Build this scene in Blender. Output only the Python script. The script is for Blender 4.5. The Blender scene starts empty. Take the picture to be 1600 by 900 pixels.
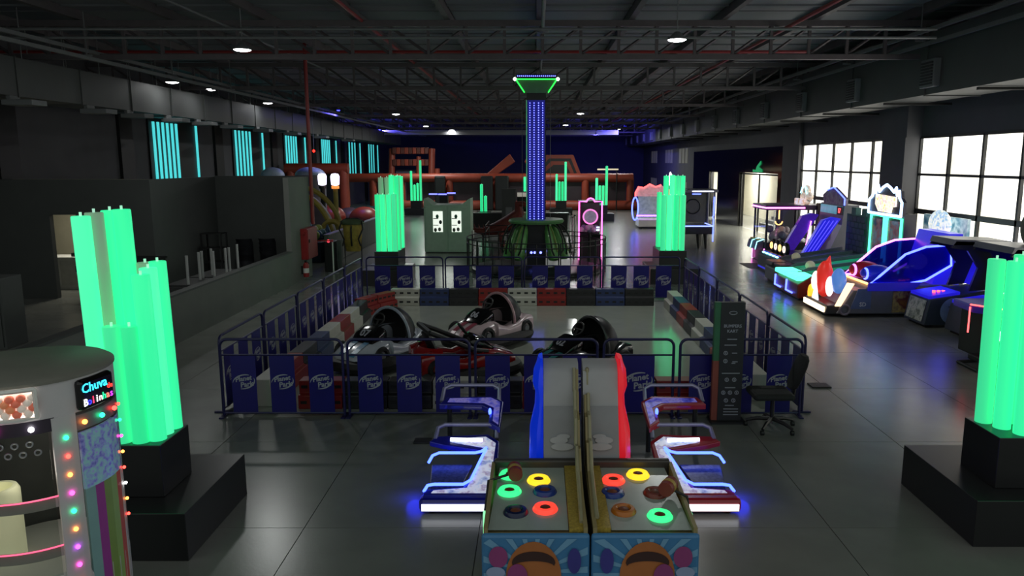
import bpy, math, random
from mathutils import Matrix, Vector
random.seed(7)
sc = bpy.context.scene
COL = sc.collection
PI = math.pi
# ---------------------------------------------------------------- camera
cd = bpy.data.cameras.new('camera'); cam = bpy.data.objects.new('camera', cd); COL.objects.link(cam)
cam.location = (0, 0, 3.5)
cam.rotation_euler = (math.radians(90) - math.atan(197/1180), 0, 0)
cd.sensor_width = 36; cd.lens = 36*1180/1600; cd.shift_x = -38/1600
cd.clip_end = 300
sc.camera = cam
# ---------------------------------------------------------------- world, exposure
wd = bpy.data.worlds.new('world'); sc.world = wd; wd.use_nodes = True
bg = wd.node_tree.nodes['Background']; bg.inputs[0].default_value = (0.93, 1.0, 0.95, 1); bg.inputs[1].default_value = 0.45
sc.view_settings.view_transform = 'Standard'; sc.view_settings.look = 'None'
sc.view_settings.exposure = 0.0; sc.view_settings.gamma = 1; sc.view_settings.use_curve_mapping = False
LAMP_POWER = 85.0         # each round high-bay ceiling lamp, watts
WINDOW_GLOW = 2.6         # overexposed frosted daylight windows
ENTRANCE_POWER = 850.0      # added lights standing in for daylight in the entrance room

# ---------------------------------------------------------------- helpers
def lin(h):
    if not isinstance(h, str): return tuple(h)
    h = h.lstrip('#'); o = []
    for i in (0, 2, 4):
        c = int(h[i:i+2], 16)/255
        o.append(c/12.92 if c <= .04045 else ((c+.055)/1.055)**2.4)
    return tuple(o)
MATS = {}
def mat(name, col, rough=.5, metal=0., var=.1, scale=6., bump=0., bscale=40., emit=None, es=0., coat=0., cols=None):
    if name in MATS: return MATS[name]
    m = bpy.data.materials.new(name); m.use_nodes = True; nt = m.node_tree; N = nt.nodes; L = nt.links
    b = N['Principled BSDF']; c = lin(col)
    b.inputs['Roughness'].default_value = rough; b.inputs['Metallic'].default_value = metal
    if coat: b.inputs['Coat Weight'].default_value = coat
    tc = N.new('ShaderNodeTexCoord')
    if var:
        nz = N.new('ShaderNodeTexNoise'); nz.inputs['Scale'].default_value = scale; nz.inputs['Detail'].default_value = 4
        L.new(tc.outputs['Object'], nz.inputs['Vector'])
        cr = N.new('ShaderNodeValToRGB')
        cr.color_ramp.elements[0].position = .3; cr.color_ramp.elements[1].position = .7
        cr.color_ramp.elements[0].color = tuple(max(0, x*(1-var)) for x in c)+(1,)
        cr.color_ramp.elements[1].color = tuple(min(1, x*(1+var)) for x in c)+(1,)
        if cols:
            E_ = cr.color_ramp.elements
            while len(E_) < len(cols): E_.new(.5)
            for i, h in enumerate(cols): E_[i].position = .28+.44*i/(len(cols)-1); E_[i].color = lin(h)+(1,)
        L.new(nz.outputs['Fac'], cr.inputs['Fac']); L.new(cr.outputs['Color'], b.inputs['Base Color'])
    else:
        b.inputs['Base Color'].default_value = c+(1,)
    if bump:
        nb = N.new('ShaderNodeTexNoise'); nb.inputs['Scale'].default_value = bscale; nb.inputs['Detail'].default_value = 3
        L.new(tc.outputs['Object'], nb.inputs['Vector'])
        bp = N.new('ShaderNodeBump'); bp.inputs['Strength'].default_value = bump; bp.inputs['Distance'].default_value = .02
        L.new(nb.outputs['Fac'], bp.inputs['Height']); L.new(bp.outputs['Normal'], b.inputs['Normal'])
    if emit:
        if cols: L.new(cr.outputs['Color'], b.inputs['Emission Color'])
        else: b.inputs['Emission Color'].default_value = lin(emit)+(1,)
        b.inputs['Emission Strength'].default_value = es
    MATS[name] = m
    return m
def neon(name, col, es): return mat(name, col, .4, var=0, emit=col, es=es)
def glass(name, tint='ffffff', refl=.12, dens=0., dcol='202028'):
    if name in MATS: return MATS[name]
    m = bpy.data.materials.new(name); m.use_nodes = True; nt = m.node_tree; N = nt.nodes; L = nt.links
    for n in list(N): N.remove(n)
    o = N.new('ShaderNodeOutputMaterial'); t = N.new('ShaderNodeBsdfTransparent'); t.inputs[0].default_value = lin(tint)+(1,)
    g = N.new('ShaderNodeBsdfGlossy'); g.inputs['Roughness'].default_value = .06
    mx = N.new('ShaderNodeMixShader'); lw = N.new('ShaderNodeLayerWeight'); lw.inputs[0].default_value = .5
    pw = N.new('ShaderNodeMath'); pw.operation = 'POWER'; pw.inputs[1].default_value = 3.; L.new(lw.outputs['Facing'], pw.inputs[0])
    ml = N.new('ShaderNodeMath'); ml.operation = 'MULTIPLY_ADD'; ml.inputs[1].default_value = refl*2; ml.inputs[2].default_value = .03; L.new(pw.outputs[0], ml.inputs[0])
    L.new(ml.outputs[0], mx.inputs[0]); L.new(t.outputs[0], mx.inputs[1]); L.new(g.outputs[0], mx.inputs[2])
    out = mx
    if dens:
        d = N.new('ShaderNodeBsdfDiffuse'); d.inputs[0].default_value = lin(dcol)+(1,)
        m2 = N.new('ShaderNodeMixShader'); m2.inputs[0].default_value = dens
        L.new(mx.outputs[0], m2.inputs[1]); L.new(d.outputs[0], m2.inputs[2]); out = m2
    L.new(out.outputs[0], o.inputs[0]); MATS[name] = m
    return m

class MB:
    def __init__(s): s.v = []; s.f = []
    def add(s, vs, fs, M=None):
        n = len(s.v)
        s.v += [tuple(M @ Vector(p)) for p in vs] if M is not None else [tuple(p) for p in vs]
        s.f += [tuple(i+n for i in q) for q in fs]; return s
    def box(s, x0, x1, y0, y1, z0, z1, M=None):
        return s.add([(x0,y0,z0),(x1,y0,z0),(x1,y1,z0),(x0,y1,z0),(x0,y0,z1),(x1,y0,z1),(x1,y1,z1),(x0,y1,z1)],
                     [(3,2,1,0),(4,5,6,7),(0,1,5,4),(1,2,6,5),(2,3,7,6),(3,0,4,7)], M)
    def loft(s, rings, caps=True, closed=False, M=None):
        n = len(rings[0]); vs = [p for r in rings for p in r]; fs = []; k = len(rings)
        for i in range(k if closed else k-1):
            a = i*n; b = ((i+1) % k)*n
            for j in range(n):
                j2 = (j+1) % n; fs.append((a+j, a+j2, b+j2, b+j))
        if caps and not closed: fs += [tuple(range(n-1, -1, -1)), tuple(range((k-1)*n, k*n))]
        return s.add(vs, fs, M)
    def tube(s, pts, r, n=8, closed=False, M=None):
        P = [Vector(p) for p in pts]; k = len(P); rings = []
        prev = None
        for i in range(k):
            if closed: t = (P[(i+1) % k]-P[i-1])
            else: t = P[min(i+1, k-1)]-P[max(i-1, 0)]
            if t.length < 1e-9: t = Vector((0,0,1))
            t.normalize()
            if prev is None:
                a = Vector((0,0,1)) if abs(t.z) < .9 else Vector((1,0,0)); u = t.cross(a).normalized()
            else:
                u = (prev-t*prev.dot(t))
                u = u.normalized() if u.length > 1e-6 else t.orthogonal().normalized()
            prev = u; w = t.cross(u)
            rr = r[i] if isinstance(r, (list, tuple)) else r
            rings.append([P[i]+(u*math.cos(2*PI*j/n)+w*math.sin(2*PI*j/n))*rr for j in range(n)])
        return s.loft(rings, True, closed, M)
    def cyl(s, p0, p1, r0, r1=None, n=16, M=None):
        return s.tube([p0, p1], [r0, r0 if r1 is None else r1], n, M=M)
    def prism(s, poly, ax, a, b, M=None):
        def q(p, t):
            if ax == 'x': return (t, p[0], p[1])
            if ax == 'y': return (p[0], t, p[1])
            return (p[0], p[1], t)
        n = len(poly); vs = [q(p, a) for p in poly]+[q(p, b) for p in poly]
        fs = [tuple(range(n-1, -1, -1)), tuple(range(n, 2*n))]+[(i, (i+1) % n, n+(i+1) % n, n+i) for i in range(n)]
        return s.add(vs, fs, M)
    def sphere(s, c, r, nu=16, nv=10, v0=0., v1=PI, u0=0., u1=2*PI, M=None):
        rx, ry, rz = r if isinstance(r, (list, tuple)) else (r, r, r)
        full = abs(u1-u0-2*PI) < 1e-6; m = nu if full else nu+1; vs = []; fs = []
        for i in range(nv+1):
            a = v0+(v1-v0)*i/nv
            for j in range(m):
                b = u0+(u1-u0)*j/nu
                vs.append((c[0]+rx*math.sin(a)*math.cos(b), c[1]+ry*math.sin(a)*math.sin(b), c[2]+rz*math.cos(a)))
        for i in range(nv):
            for j in range(nu):
                j2 = (j+1) % m; fs.append((i*m+j, (i+1)*m+j, (i+1)*m+j2, i*m+j2))
        return s.add(vs, fs, M)
    def torus(s, c, R, r, ax='z', n=24, m=8, a0=0., a1=2*PI, M=None):
        pts = []; full = abs(a1-a0-2*PI) < 1e-6; k = n if full else n+1
        Rx, Ry = R if isinstance(R, (list, tuple)) else (R, R)
        for i in range(k):
            a = a0+(a1-a0)*i/n; p = (Rx*math.cos(a), Ry*math.sin(a))
            pts.append((c[0]+p[0], c[1]+p[1], c[2]) if ax == 'z' else (c[0]+p[0], c[1], c[2]+p[1]) if ax == 'y' else (c[0], c[1]+p[0], c[2]+p[1]))
        return s.tube(pts, r, m, full, M)
    def lathe(s, prof, c=(0,0,0), n=24, M=None):
        return s.loft([[(c[0]+r*math.cos(2*PI*j/n), c[1]+r*math.sin(2*PI*j/n), c[2]+z) for j in range(n)] for r, z in prof], True, False, M)
    def text(s, t, size, ext=.002, M=None, bold=.012, shear=0., align='CENTER'):
        cu = bpy.data.curves.new('t', 'FONT'); cu.body = t; cu.size = size; cu.extrude = ext; cu.offset = bold*size
        cu.shear = shear; cu.align_x = align; cu.align_y = 'CENTER'; cu.resolution_u = 2
        ob = bpy.data.objects.new('t', cu); me = bpy.data.meshes.new_from_object(ob)
        s.add([tuple(v.co) for v in me.vertices], [tuple(p.vertices) for p in me.polygons], M)
        bpy.data.objects.remove(ob); bpy.data.curves.remove(cu); bpy.data.meshes.remove(me); return s
def T(x=0, y=0, z=0, rx=0, ry=0, rz=0, s=1):
    return Matrix.Translation((x,y,z)) @ Matrix.Rotation(rz,4,'Z') @ Matrix.Rotation(ry,4,'Y') @ Matrix.Rotation(rx,4,'X') @ Matrix.Scale(s,4)

def ob(name, mb, m, parent=None, smooth=False, bev=0., w=False, dx=0.):
    """one mesh object; w: the builder is in world coordinates, so shift into the parent's frame"""
    v = mb.v
    if w and parent is not None:
        o = Vector(parent.location)
        if parent.parent: o = o+Vector(parent.parent.location)
        v = [(p[0]-o.x+dx, p[1]-o.y, p[2]-o.z) for p in v]
    me = bpy.data.meshes.new(name); me.from_pydata(v, [], mb.f); me.validate()
    me.materials.append(m)
    if smooth:
        me.polygons.foreach_set('use_smooth', [True]*len(me.polygons)); me.set_sharp_from_angle(angle=math.radians(40))
    o = bpy.data.objects.new(name, me); COL.objects.link(o)
    if parent is not None: o.parent = parent
    if bev:
        md = o.modifiers.new('bevel', 'BEVEL'); md.width = bev; md.segments = 2; md.limit_method = 'ANGLE'; md.angle_limit = math.radians(40)
    return o
def tag(o, label=None, cat=None, group=None, kind=None):
    if label: o['label'] = label
    if cat: o['category'] = cat
    if group: o['group'] = group
    if kind: o['kind'] = kind
    return o
def thing(name, label, cat, loc=(0,0,0), rz=0., group=None):
    o = bpy.data.objects.new(name, None); COL.objects.link(o); o.location = loc; o.rotation_euler = (0,0,rz)
    o.empty_display_size = .1
    return tag(o, label, cat, group)
def struct(name, mb, m, label=None, smooth=False, bev=0.):
    o = ob(name, mb, m, None, smooth, bev); o['kind'] = 'structure'
    if label: o['label'] = label
    return o
def snode(name, loc=(0,0,0)):
    o = bpy.data.objects.new(name, None); COL.objects.link(o); o.location = loc; o['kind'] = 'structure'; return o
def inst(src, parent, loc=None, rz=None, name=None):
    c = src.copy(); COL.objects.link(c); c.parent = parent
    if name: c.name = name
    if loc is not None: c.location = loc
    if rz is not None: c.rotation_euler = (0,0,rz)
    return c
def dup(root, loc, rz, label, group=None):
    r = root.copy(); COL.objects.link(r); r.location = loc; r.rotation_euler = (0,0,rz); r['label'] = label
    if group: r['group'] = group
    for ch in list(root.children):
        c = ch.copy(); COL.objects.link(c); c.parent = r
        for g in ch.children:
            d = g.copy(); COL.objects.link(d); d.parent = c
    return r
def light(name, kind, loc, power, parent=None, size=.3, color=(1,1,1), rot=(0,0,0), **k):
    l = bpy.data.lights.new(name, kind); l.energy = power; l.color = color
    if kind == 'AREA': l.size = size; l.shape = 'DISK'
    else: l.shadow_soft_size = size
    for a, b in k.items(): setattr(l, a, b)
    o = bpy.data.objects.new(name, l); COL.objects.link(o); o.location = loc; o.rotation_euler = rot
    if parent: o.parent = parent
    return o
ORD = ['first','second','third','fourth','fifth','sixth','seventh','eighth','ninth','tenth','eleventh','twelfth','thirteenth','fourteenth','fifteenth','sixteenth']

# ---------------------------------------------------------------- materials
M_floor = mat('polished_concrete', '#6f716c', .25, var=.13, scale=1.3, bump=.03, bscale=30)
M_joint = mat('dark_joint', '#3c3d3b', .7)
M_rink = mat('pale_rink_vinyl', '#a3a89c', .12, var=.05, scale=2)
M_wall = mat('charcoal_paint', '#525256', .75, var=.08, scale=1.5, bump=.05)
M_wall2 = mat('grey_wall_paint', '#6f726d', .7, var=.06, scale=2)
M_part = mat('dark_partition_paint', '#484b4a', .75, var=.06, scale=2)
M_black = mat('black_paint', '#141516', .5, var=.1)
M_blackgloss = mat('black_gloss', '#0d0d0f', .12, var=0)
M_steel = mat('dark_truss_steel', '#5c5659', .55, metal=.2, var=.1)
M_roof = mat('grey_roof_sheet', '#6c6f74', .6, var=.08, scale=1)
M_duct = mat('dark_duct_sheet', '#4c4e4e', .55, var=.07, scale=1.5)
M_pipe = mat('grey_pipe', '#77797b', .45, metal=.3, var=.05)
M_redpipe = mat('red_pipe', '#8c2a2a', .4, var=.05)
M_vent = mat('vent_grey', '#6f7274', .5, var=.05)
M_ventdark = mat('vent_dark', '#2c2d2f', .6, var=.05)
M_white = mat('white_paint', '#d8d8d4', .5, var=.03)
M_plinth = mat('black_plinth_laminate', '#17181a', .33, var=.1, scale=3)
M_green = mat('green_lit_tube', '#38d98c', .4, var=0, emit=(.035,.80,.32), es=.95)
M_greenpale = mat('green_dim_tube', '#8f9a86', .5, var=0, emit=(.16,.33,.2), es=.55)
M_ledwhite = neon('white_led', '#f4f6ff', 3.)
M_fit = mat('tube_fitting', '#cfe8dc', .4, var=0, emit='#b8ffe0', es=.5)
M_teal = mat('teal_led_strip', '#3fd0d8', .4, var=0, emit=(.07,.6,.62), es=1.1)
M_navy = mat('navy_powder_coat', '#1b1a4a', .4, metal=.2, var=.08)
M_banner = mat('navy_banner_vinyl', '#0e0a66', .42, var=.12, scale=4)
M_logo = mat('grey_logo_print', '#9698a2', .5, var=0)
M_rubber = mat('black_rubber', '#121314', .55, var=.1, bump=.05)
M_chrome = mat('brushed_metal', '#b4b6bc', .3, metal=.9, var=.05)
M_lamp = neon('lamp_white', '#ffffff', 14.)
M_bluelamp = neon('lamp_blue', '#2a2cff', 14.)
M_pane = mat('frosted_daylight_pane', '#e8e8e4', .4, var=.06, scale=.6, emit='#fbf6e6', es=WINDOW_GLOW, cols=['#969284','#d2cebe','#fffcf0','#fffef6'])
M_frame = mat('black_window_frame', '#18191b', .45, var=.05)
# ================================================================= SETTING
LX, RX, FY, ZT = -15.5, 11.2, 80.0, 6.0
# floor: base plus separate slabs near the camera
fl = struct('floor', MB().box(LX-.3, RX+3.3, -6, FY, -.2, -.012), M_joint)
sx, sy = 1.7, 2.28
smesh = None; x0s = -6.5-.0
xs = [3.7+.85-1.7*k for k in range(-4, 7)]
for i, x in enumerate(sorted(xs)):
    for j in range(11):
        y = 2.28*j
        if smesh is None:
            smesh = ob('slab', MB().box(.004, sx-.004, .004, sy-.004, -.03, 0), M_floor, fl)
            smesh.location = (x, y, 0)
        else: inst(smesh, fl, (x, y, 0), name='slab')
xl, xr = min(xs), max(xs)+sx
fm = MB().box(LX-.3, xl-.004, -6, FY, -.03, 0).box(xr+.004, RX+3.3, -6, FY, -.03, 0)
fm.box(xl, xr, -6, -.004, -.03, 0).box(xl, xr, 11*sy+.004, FY, -.03, 0)
tag(ob('far_slab_field', fm, M_floor, fl), kind='stuff')

struct('wall_left', MB().box(LX-.2, LX, 10, FY, 0, 7.4), M_wall)
struct('wall_back', MB().box(LX-.2, RX+.2, FY, FY+.2, 0, 7.4), mat('navy_black_paint', '#2c2c4c', .7, var=.1, scale=.5))
tag(struct('trim_1', MB().box(-12.2, 6.5, 61.0, 61.4, 5.62, 5.98), mat('pale_fascia','#a4a4aa',.6,var=.04,scale=1)), 'pale fascia beam hanging across the far end of the hall')
# ceiling
ce = snode('ceiling')
tag(ob('roof_deck', MB().box(LX-.2, RX+.2, 4.5, FY+.2, 7.16, 7.3), M_black, ce))
pan = None
xs_p = [LX+2.225*k for k in range(12)]
ys_p = [11.1+7.9*k for k in range(9)]
for x in xs_p:
    for y in ys_p:
        if pan is None:
            m = MB().box(.09, 2.135, .05, 7.85, 7.08, 7.16)
            for k in range(4): m.box(.09, 2.135, 1.2+1.97*k, 1.26+1.97*k, 7.04, 7.08)
            pan = ob('roof_panel', m, M_roof, ce); pan.location = (x, y, 0)
        else: inst(pan, ce, (x, y, 0), name='roof_panel')
pur = None
for x in xs_p[1:]:
    if pur is None:
        pur = ob('purlin', MB().box(-.07, .07, 8, FY, 6.88, 7.1), M_steel, ce); pur.location = (x, 0, 0)
    else: inst(pur, ce, (x, 0, 0), name='purlin')
# trusses
def truss(y, label):
    t = thing('roof_truss', label, 'truss', (LX, y, 0), group='roof trusses across the hall')
    Wd = RX-LX
    ob('bottom_chord', MB().box(0, Wd, -.06, .06, 5.95, 6.07), M_steel, t)
    ob('top_chord', MB().box(0, Wd, -.06, .06, 6.72, 6.86), M_steel, t)
    n = 29; s = Wd/n
    v = d1 = d2 = None
    for k in range(n+1):
        if v is None: v = ob('vertical_web', MB().box(-.035, .035, -.035, .035, 6.07, 6.72), M_steel, t)
        else: inst(v, t, (k*s if k < n else Wd-.04, 0, 0), name='vertical_web')
        if k == n: break
        if k < n//2:
            if d1 is None: d1 = ob('diagonal_web', MB().tube([(.0,0,6.72),(s,0,6.07)], .035, 4), M_steel, t)
            else: inst(d1, t, (k*s, 0, 0), name='diagonal_web')
        else:
            if d2 is None: d2 = ob('diagonal_web', MB().tube([(0,0,6.07),(s,0,6.72)], .035, 4), M_steel, t); d2.location = (k*s,0,0)
            else: inst(d2, t, (k*s, 0, 0), name='diagonal_web')
    return t
t0 = truss(19.0, 'dark steel roof truss nearest the camera, in front of the tower')
for k in range(1, 8):
    dup(t0, (LX, 19+7.9*k, 0), 0, '%s dark steel roof truss counted from the near end of the hall' % ORD[k])
# conduits and pipes
def pipe(name, pts, r, m, label, cat='pipe', group=None, n=8):
    return tag(ob(name, MB().tube(pts, r, n), m, None, True), label, cat, group)
pipe('conduit', [(LX+.4,17,6.33),(8.65,17,6.33)], .03, M_pipe, 'upper of two thin grey conduits crossing the hall below the roof')
pipe('conduit', [(LX+.4,17,6.15),(8.65,17,6.15)], .03, M_pipe, 'lower of two thin grey conduits crossing the hall below the roof')
pipe('sprinkler_pipe', [(LX+.4,21.3,6.45),(7.5,21.3,6.45)], .04, M_redpipe, 'red sprinkler pipe crossing the hall just behind the nearest truss')
pipe('sprinkler_pipe', [(-4.2,8,6.85),(-4.2,78,6.85)], .045, M_redpipe, 'long red sprinkler pipe running lengthwise left of the tower')
pipe('sprinkler_pipe', [(5.9,8,6.62),(5.9,78,6.62)], .045, M_redpipe, 'long red sprinkler pipe running lengthwise right of the tower')
sp = thing('conduit_run', 'grey lengthwise conduit with hanging junction boxes above the tower', 'pipe', (.15, 8, 6.6))
ob('conduit_tube', MB().tube([(0,0,0),(0,45,0)], .04), M_pipe, sp, True)
jb = None
for y in (4.2, 10.6, 15.2, 23.4, 31):
    if jb is None: jb = ob('junction_disc', MB().lathe([(.04,.02),(.14,0),(.14,-.04),(.05,-.06)], n=14), M_pipe, sp); jb.location = (0,y,-.04)
    else: inst(jb, sp, (0,y,-.04), name='junction_disc')
pipe('conduit', [(-7.4,8,6.7),(-7.4,60,6.7)], .03, M_pipe, 'thin grey lengthwise conduit over the left side of the kart rink')
def tray(x, z, label):
    t = thing('cable_tray', label, 'cable tray', (x, 12, z))
    for dx, dz in ((-.14,.06),(.12,-.16)): ob('rail', MB().box(dx-.035, dx+.035, 0, 60, dz-.04, dz+.04), M_pipe, t)
    h = None
    for k in range(14):
        if h is None: h = ob('hanger', MB().box(-.12, .12, 0, .03, -.1, -.06).box(-.01,.01,0,.02,-.1,.9), M_pipe, t); h.location = (0, 2.+k*4.2, 0)
        else: inst(h, t, (0, 2.+k*4.2, 0), name='hanger')
tray(-10.45, 6.02, 'pair of long grey cable rails hanging beside the left air duct')
tray(8.9, 6.35, 'pair of long grey cable rails hanging beside the right air duct')
# ducts
def duct(name, x0, x1, z0, z1, y0, seg, n, label):
    t = thing(name, label, 'duct', (x0, y0, z0))
    s0 = ob('duct_section', MB().box(0, x1-x0, 0, seg-.03, 0, z1-z0), M_duct, t)
    f0 = ob('flange', MB().box(-.03, x1-x0+.03, seg-.03, seg, -.03, z1-z0+.03), M_duct, t)
    for k in range(1, n):
        inst(s0, t, (0, seg*k, 0), name='duct_section'); inst(f0, t, (0, seg*k, 0), name='flange')
    return t
dl = duct('air_duct', -13.2, -12.0, 5.0, 5.88, 13.0, 2.5, 22, 'long dark rectangular air duct along the left wall')
rod = None
for k in range(30):
    if rod is None: rod = ob('hanger_rod', MB().cyl((.2,.6,.88),(.2,.6,2.05),.012,n=5).cyl((1.1,.6,.88),(1.1,.6,2.05),.012,n=5), M_pipe, dl)
    else: inst(rod, dl, (0, 1.6*k, 0), name='hanger_rod')
dif = None
for y in (17.6, 20.6, 22.6, 25, 27.2, 29.6, 33, 37, 42, 48):
    if dif is None: dif = ob('outlet_box', MB().box(1.05, 1.75, 0, .55, -.22, -.1).box(1.1,1.2,.1,.45,-.1,0), M_vent, dl, bev=.01); dif.location = (0, y-13, 0)
    else: inst(dif, dl, (0, y-13, 0), name='outlet_box')
dr = duct('air_duct', 9.3, 10.6, 5.08, 6.5, 10.0, 4.3, 16, 'long dark rectangular air duct with grilles along the right wall')
gr = None
for k in range(16):
    y = 13.6+4.35*k-10
    if gr is None:
        gr = ob('grille', MB().box(-.16, 0, 0, .62, .14, .78), M_vent, dr, bev=.01); gr.location = (0, y, 0)
        sl = ob('slat', MB().box(-.19, -.16, .05, .57, -.02, .02), M_ventdark, gr)
        sl.location = (0, 0, .22)
        for q in range(1, 8): inst(sl, gr, (0, 0, .22+.068*q), name='slat')
    else:
        g = inst(gr, dr, (0, y, 0), name='grille')
        if k < 7:
            for q in range(8): inst(sl, g, (0, 0, .22+.068*q), name='slat')
lk = None
for k in range(12):
    if lk is None: lk = ob('support_bracket', MB().box(.0, 1.8, 0, .08, -.08, -.02), M_black, dr); lk.location = (0, 2+4.35*k, 0)
    else: inst(lk, dr, (0, 2+4.35*k, 0), name='support_bracket')
# upper left wall: pilasters and teal strips
pil = None
for k, y in enumerate([14.6, 18.7, 22.4, 28.9, 37.3, 45.2, 53.2, 61.2, 69.2]):
    o = struct('trim_%d' % (k+2), MB().box(LX, LX+.12, y-.45, y+.45, 0, 5.4), M_black)
    o['label'] = 'black vertical panel on the left wall, %s from the near end' % ORD[k]
strip = MB().box(.0, .06, -.055, .055, 0, 2.6)
st0 = None
for gi, y in enumerate((31.0, 39.4, 47.3, 55.2, 63.2, 70.6)):
    n = 6 if gi == 0 else 5 if gi < 4 else 3
    t = thing('led_strip_panel', '%s teal LED strip panel on the left wall counted from near end' % ORD[gi], 'wall light', (LX+.02, y, 2.5), group='teal strip lights on the left wall')
    ob('backing_panel', MB().box(0, .06, -.35, 4.1, -.1, 2.75), M_black, t)
    for k in range(n):
        p = (.06, k*1.95/(n-1), 0)
        if st0 is None: st0 = ob('light_strip', strip, M_teal, t); st0.location = p
        else: inst(st0, t, p, name='light_strip')
    inst(st0, t, (.06, 3.85, 0), name='light_strip')
# ---- party room on the left
struct('wall_partition_1', MB().box(-12.35, -9.76, 19.3, 19.45, 0, 3.06).box(-13.0,-12.35,19.3,19.45,2.17,3.06).box(LX,-13.0,19.3,19.45,0,3.06), M_part) if False else None
w = snode('wall_party_room')
ob('wall_panel', MB().box(LX, -12.42, 19.3, 19.45, 0, 3.06), M_part, w)
ob('wall_panel', MB().box(-12.42, -11.75, 19.3, 19.45, 2.17, 3.06), M_part, w)
ob('wall_panel', MB().box(-11.75, -9.8, 19.3, 19.45, 0, 3.06), M_part, w)
ob('wall_panel', MB().box(-9.95, -9.8, 19.45, 23.4, 0, 3.06), M_part, w)
ob('wall_panel', MB().box(-9.8, -7.15, 23.25, 23.4, 0, 3.08), M_part, w)
w['label'] = 'dark partition walls around the party room'
w = snode('wall_half')
ob('wall_panel', MB().box(-7.15, -7.0, 5.0, 21.5, 0, .93), M_wall2, w)
ob('coping', MB().box(-7.18, -6.98, 5.0, 21.5, .93, .97), mat('coping_grey', '#4a4c4b', .5), w)
ob('end_pier', MB().box(-7.15, -7.0, 21.5, 23.4, 0, 3.06), M_wall2, w)
w['label'] = 'grey half wall with tall end pier beside the kart rink'
w = snode('wall_ball_pit')
ob('wall_panel', MB().box(-7.3, -7.15, 25.9, 40, 0, 1.0), M_wall2, w); ob('coping', MB().box(-7.33, -7.12, 25.9, 40, 1.0, 1.03), M_vent, w)
w['label'] = 'low grey wall along the soft play area'
# kitchen behind the doorway
w = snode('wall_kitchen')
ob('wall_panel', MB().box(LX, -10.0, 22.4, 22.5, 0, 3.0), mat('cream_wall', '#a8a48f', .7, var=.04), w)
w['label'] = 'cream kitchen wall seen through the doorway'
k = thing('kitchen_counter', 'white kitchen counter with cabinet doors seen through left doorway', 'counter', (-13.8, 20.7, 0))
ob('carcass', MB().box(0, 2.4, 0, .6, 0, .86), M_white, k); ob('worktop', MB().box(-.03, 2.43, -.04, .62, .86, .91), M_white, k, bev=.01)
for q in range(4):
    d = ob('cabinet_door', MB().box(.04+.6*q, .56+.6*q, -.02, 0, .12, .82), mat('door_white', '#c2c2bc', .5), k)
    ob('handle', MB().box(.48+.6*q, .51+.6*q, -.05, -.02, .5, .66), M_black, d)
s = thing('cooking_hob', 'black hob on the white kitchen counter', 'hob', (-12.9, 20.8, .91))
ob('hob_body', MB().box(0, 1.1, 0, .45, 0, .1), M_black, s, bev=.01); ob('back_panel', MB().box(0, 1.1, .45, .5, 0, .32), M_black, s)
light('kitchen_light', 'AREA', (-12.4, 20.9, 2.9), 45, None, .6, (1,.94,.78))
# ---- right wall with windows and entrance
wr = snode('wall_right')
def wr_box(y0, y1, z0, z1, x0=RX, x1=RX+.25, n='wall_panel', m=None): return ob(n, MB().box(x0, x1, y0, y1, z0, z1), m or M_wall, wr)
wr_box(8.5, 80, 4.2, 7.4); wr_box(8.5, 9.6, 0, 4.2); wr_box(22.4, 23.9, 0, 4.2, RX-.45); wr_box(32.3, 34.4, 0, 4.2, RX-.15)
wr_box(54.2, 80, 0, 4.2); wr_box(9.6, 22.4, 0, .12); wr_box(23.9, 32.3, 0, .12)
wr_box(22.35, 23.95, 4.2, 7.1, RX-.45, RX, 'pilaster'); wr_box(32.3, 34.4, 4.2, 7.1, RX-.15, RX, 'pilaster')
wr_box(34.4, 54.2, 2.95, 4.2, RX-.06, RX+.25, 'black_fascia', M_blackgloss)
wr_box(41.9, 46.9, 0, 2.95, RX-.06, RX+.25, 'black_panel', M_blackgloss); wr_box(49.2, 54.2, 0, 2.95, RX-.06, RX+.25, 'black_panel', M_blackgloss)
wr_box(34.4, 35.2, 0, 2.95, RX-.06, RX+.25, 'black_panel', M_blackgloss)
def window(name, y0, n, pw, label):
    wn = snode(name, (RX, y0, 0)); wn['label'] = label
    zs = (.12, 1.0, 2.08, 3.14, 4.2)
    for i in range(4):
        for j in range(n):
            ob('pane', MB().box(.06, .09, j*pw+.03, (j+1)*pw-.03, zs[i]+.03, zs[i+1]-.03), M_pane, wn)
    for j in range(n+1): ob('mullion', MB().box(-.02, .12, j*pw-.04, j*pw+.04, .12, 4.2), M_frame, wn)
    for z in zs: ob('transom', MB().box(-.02, .12, 0, n*pw, z-(.07 if z == 2.08 else .035), z+(.07 if z == 2.08 else .035)), M_frame, wn)
window('window_1', 9.7, 8, 1.5875, 'tall daylit window with black mullions nearest the camera')
window('window_2', 23.9, 5, 1.68, 'tall daylit window with black mullions beside the entrance')
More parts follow.
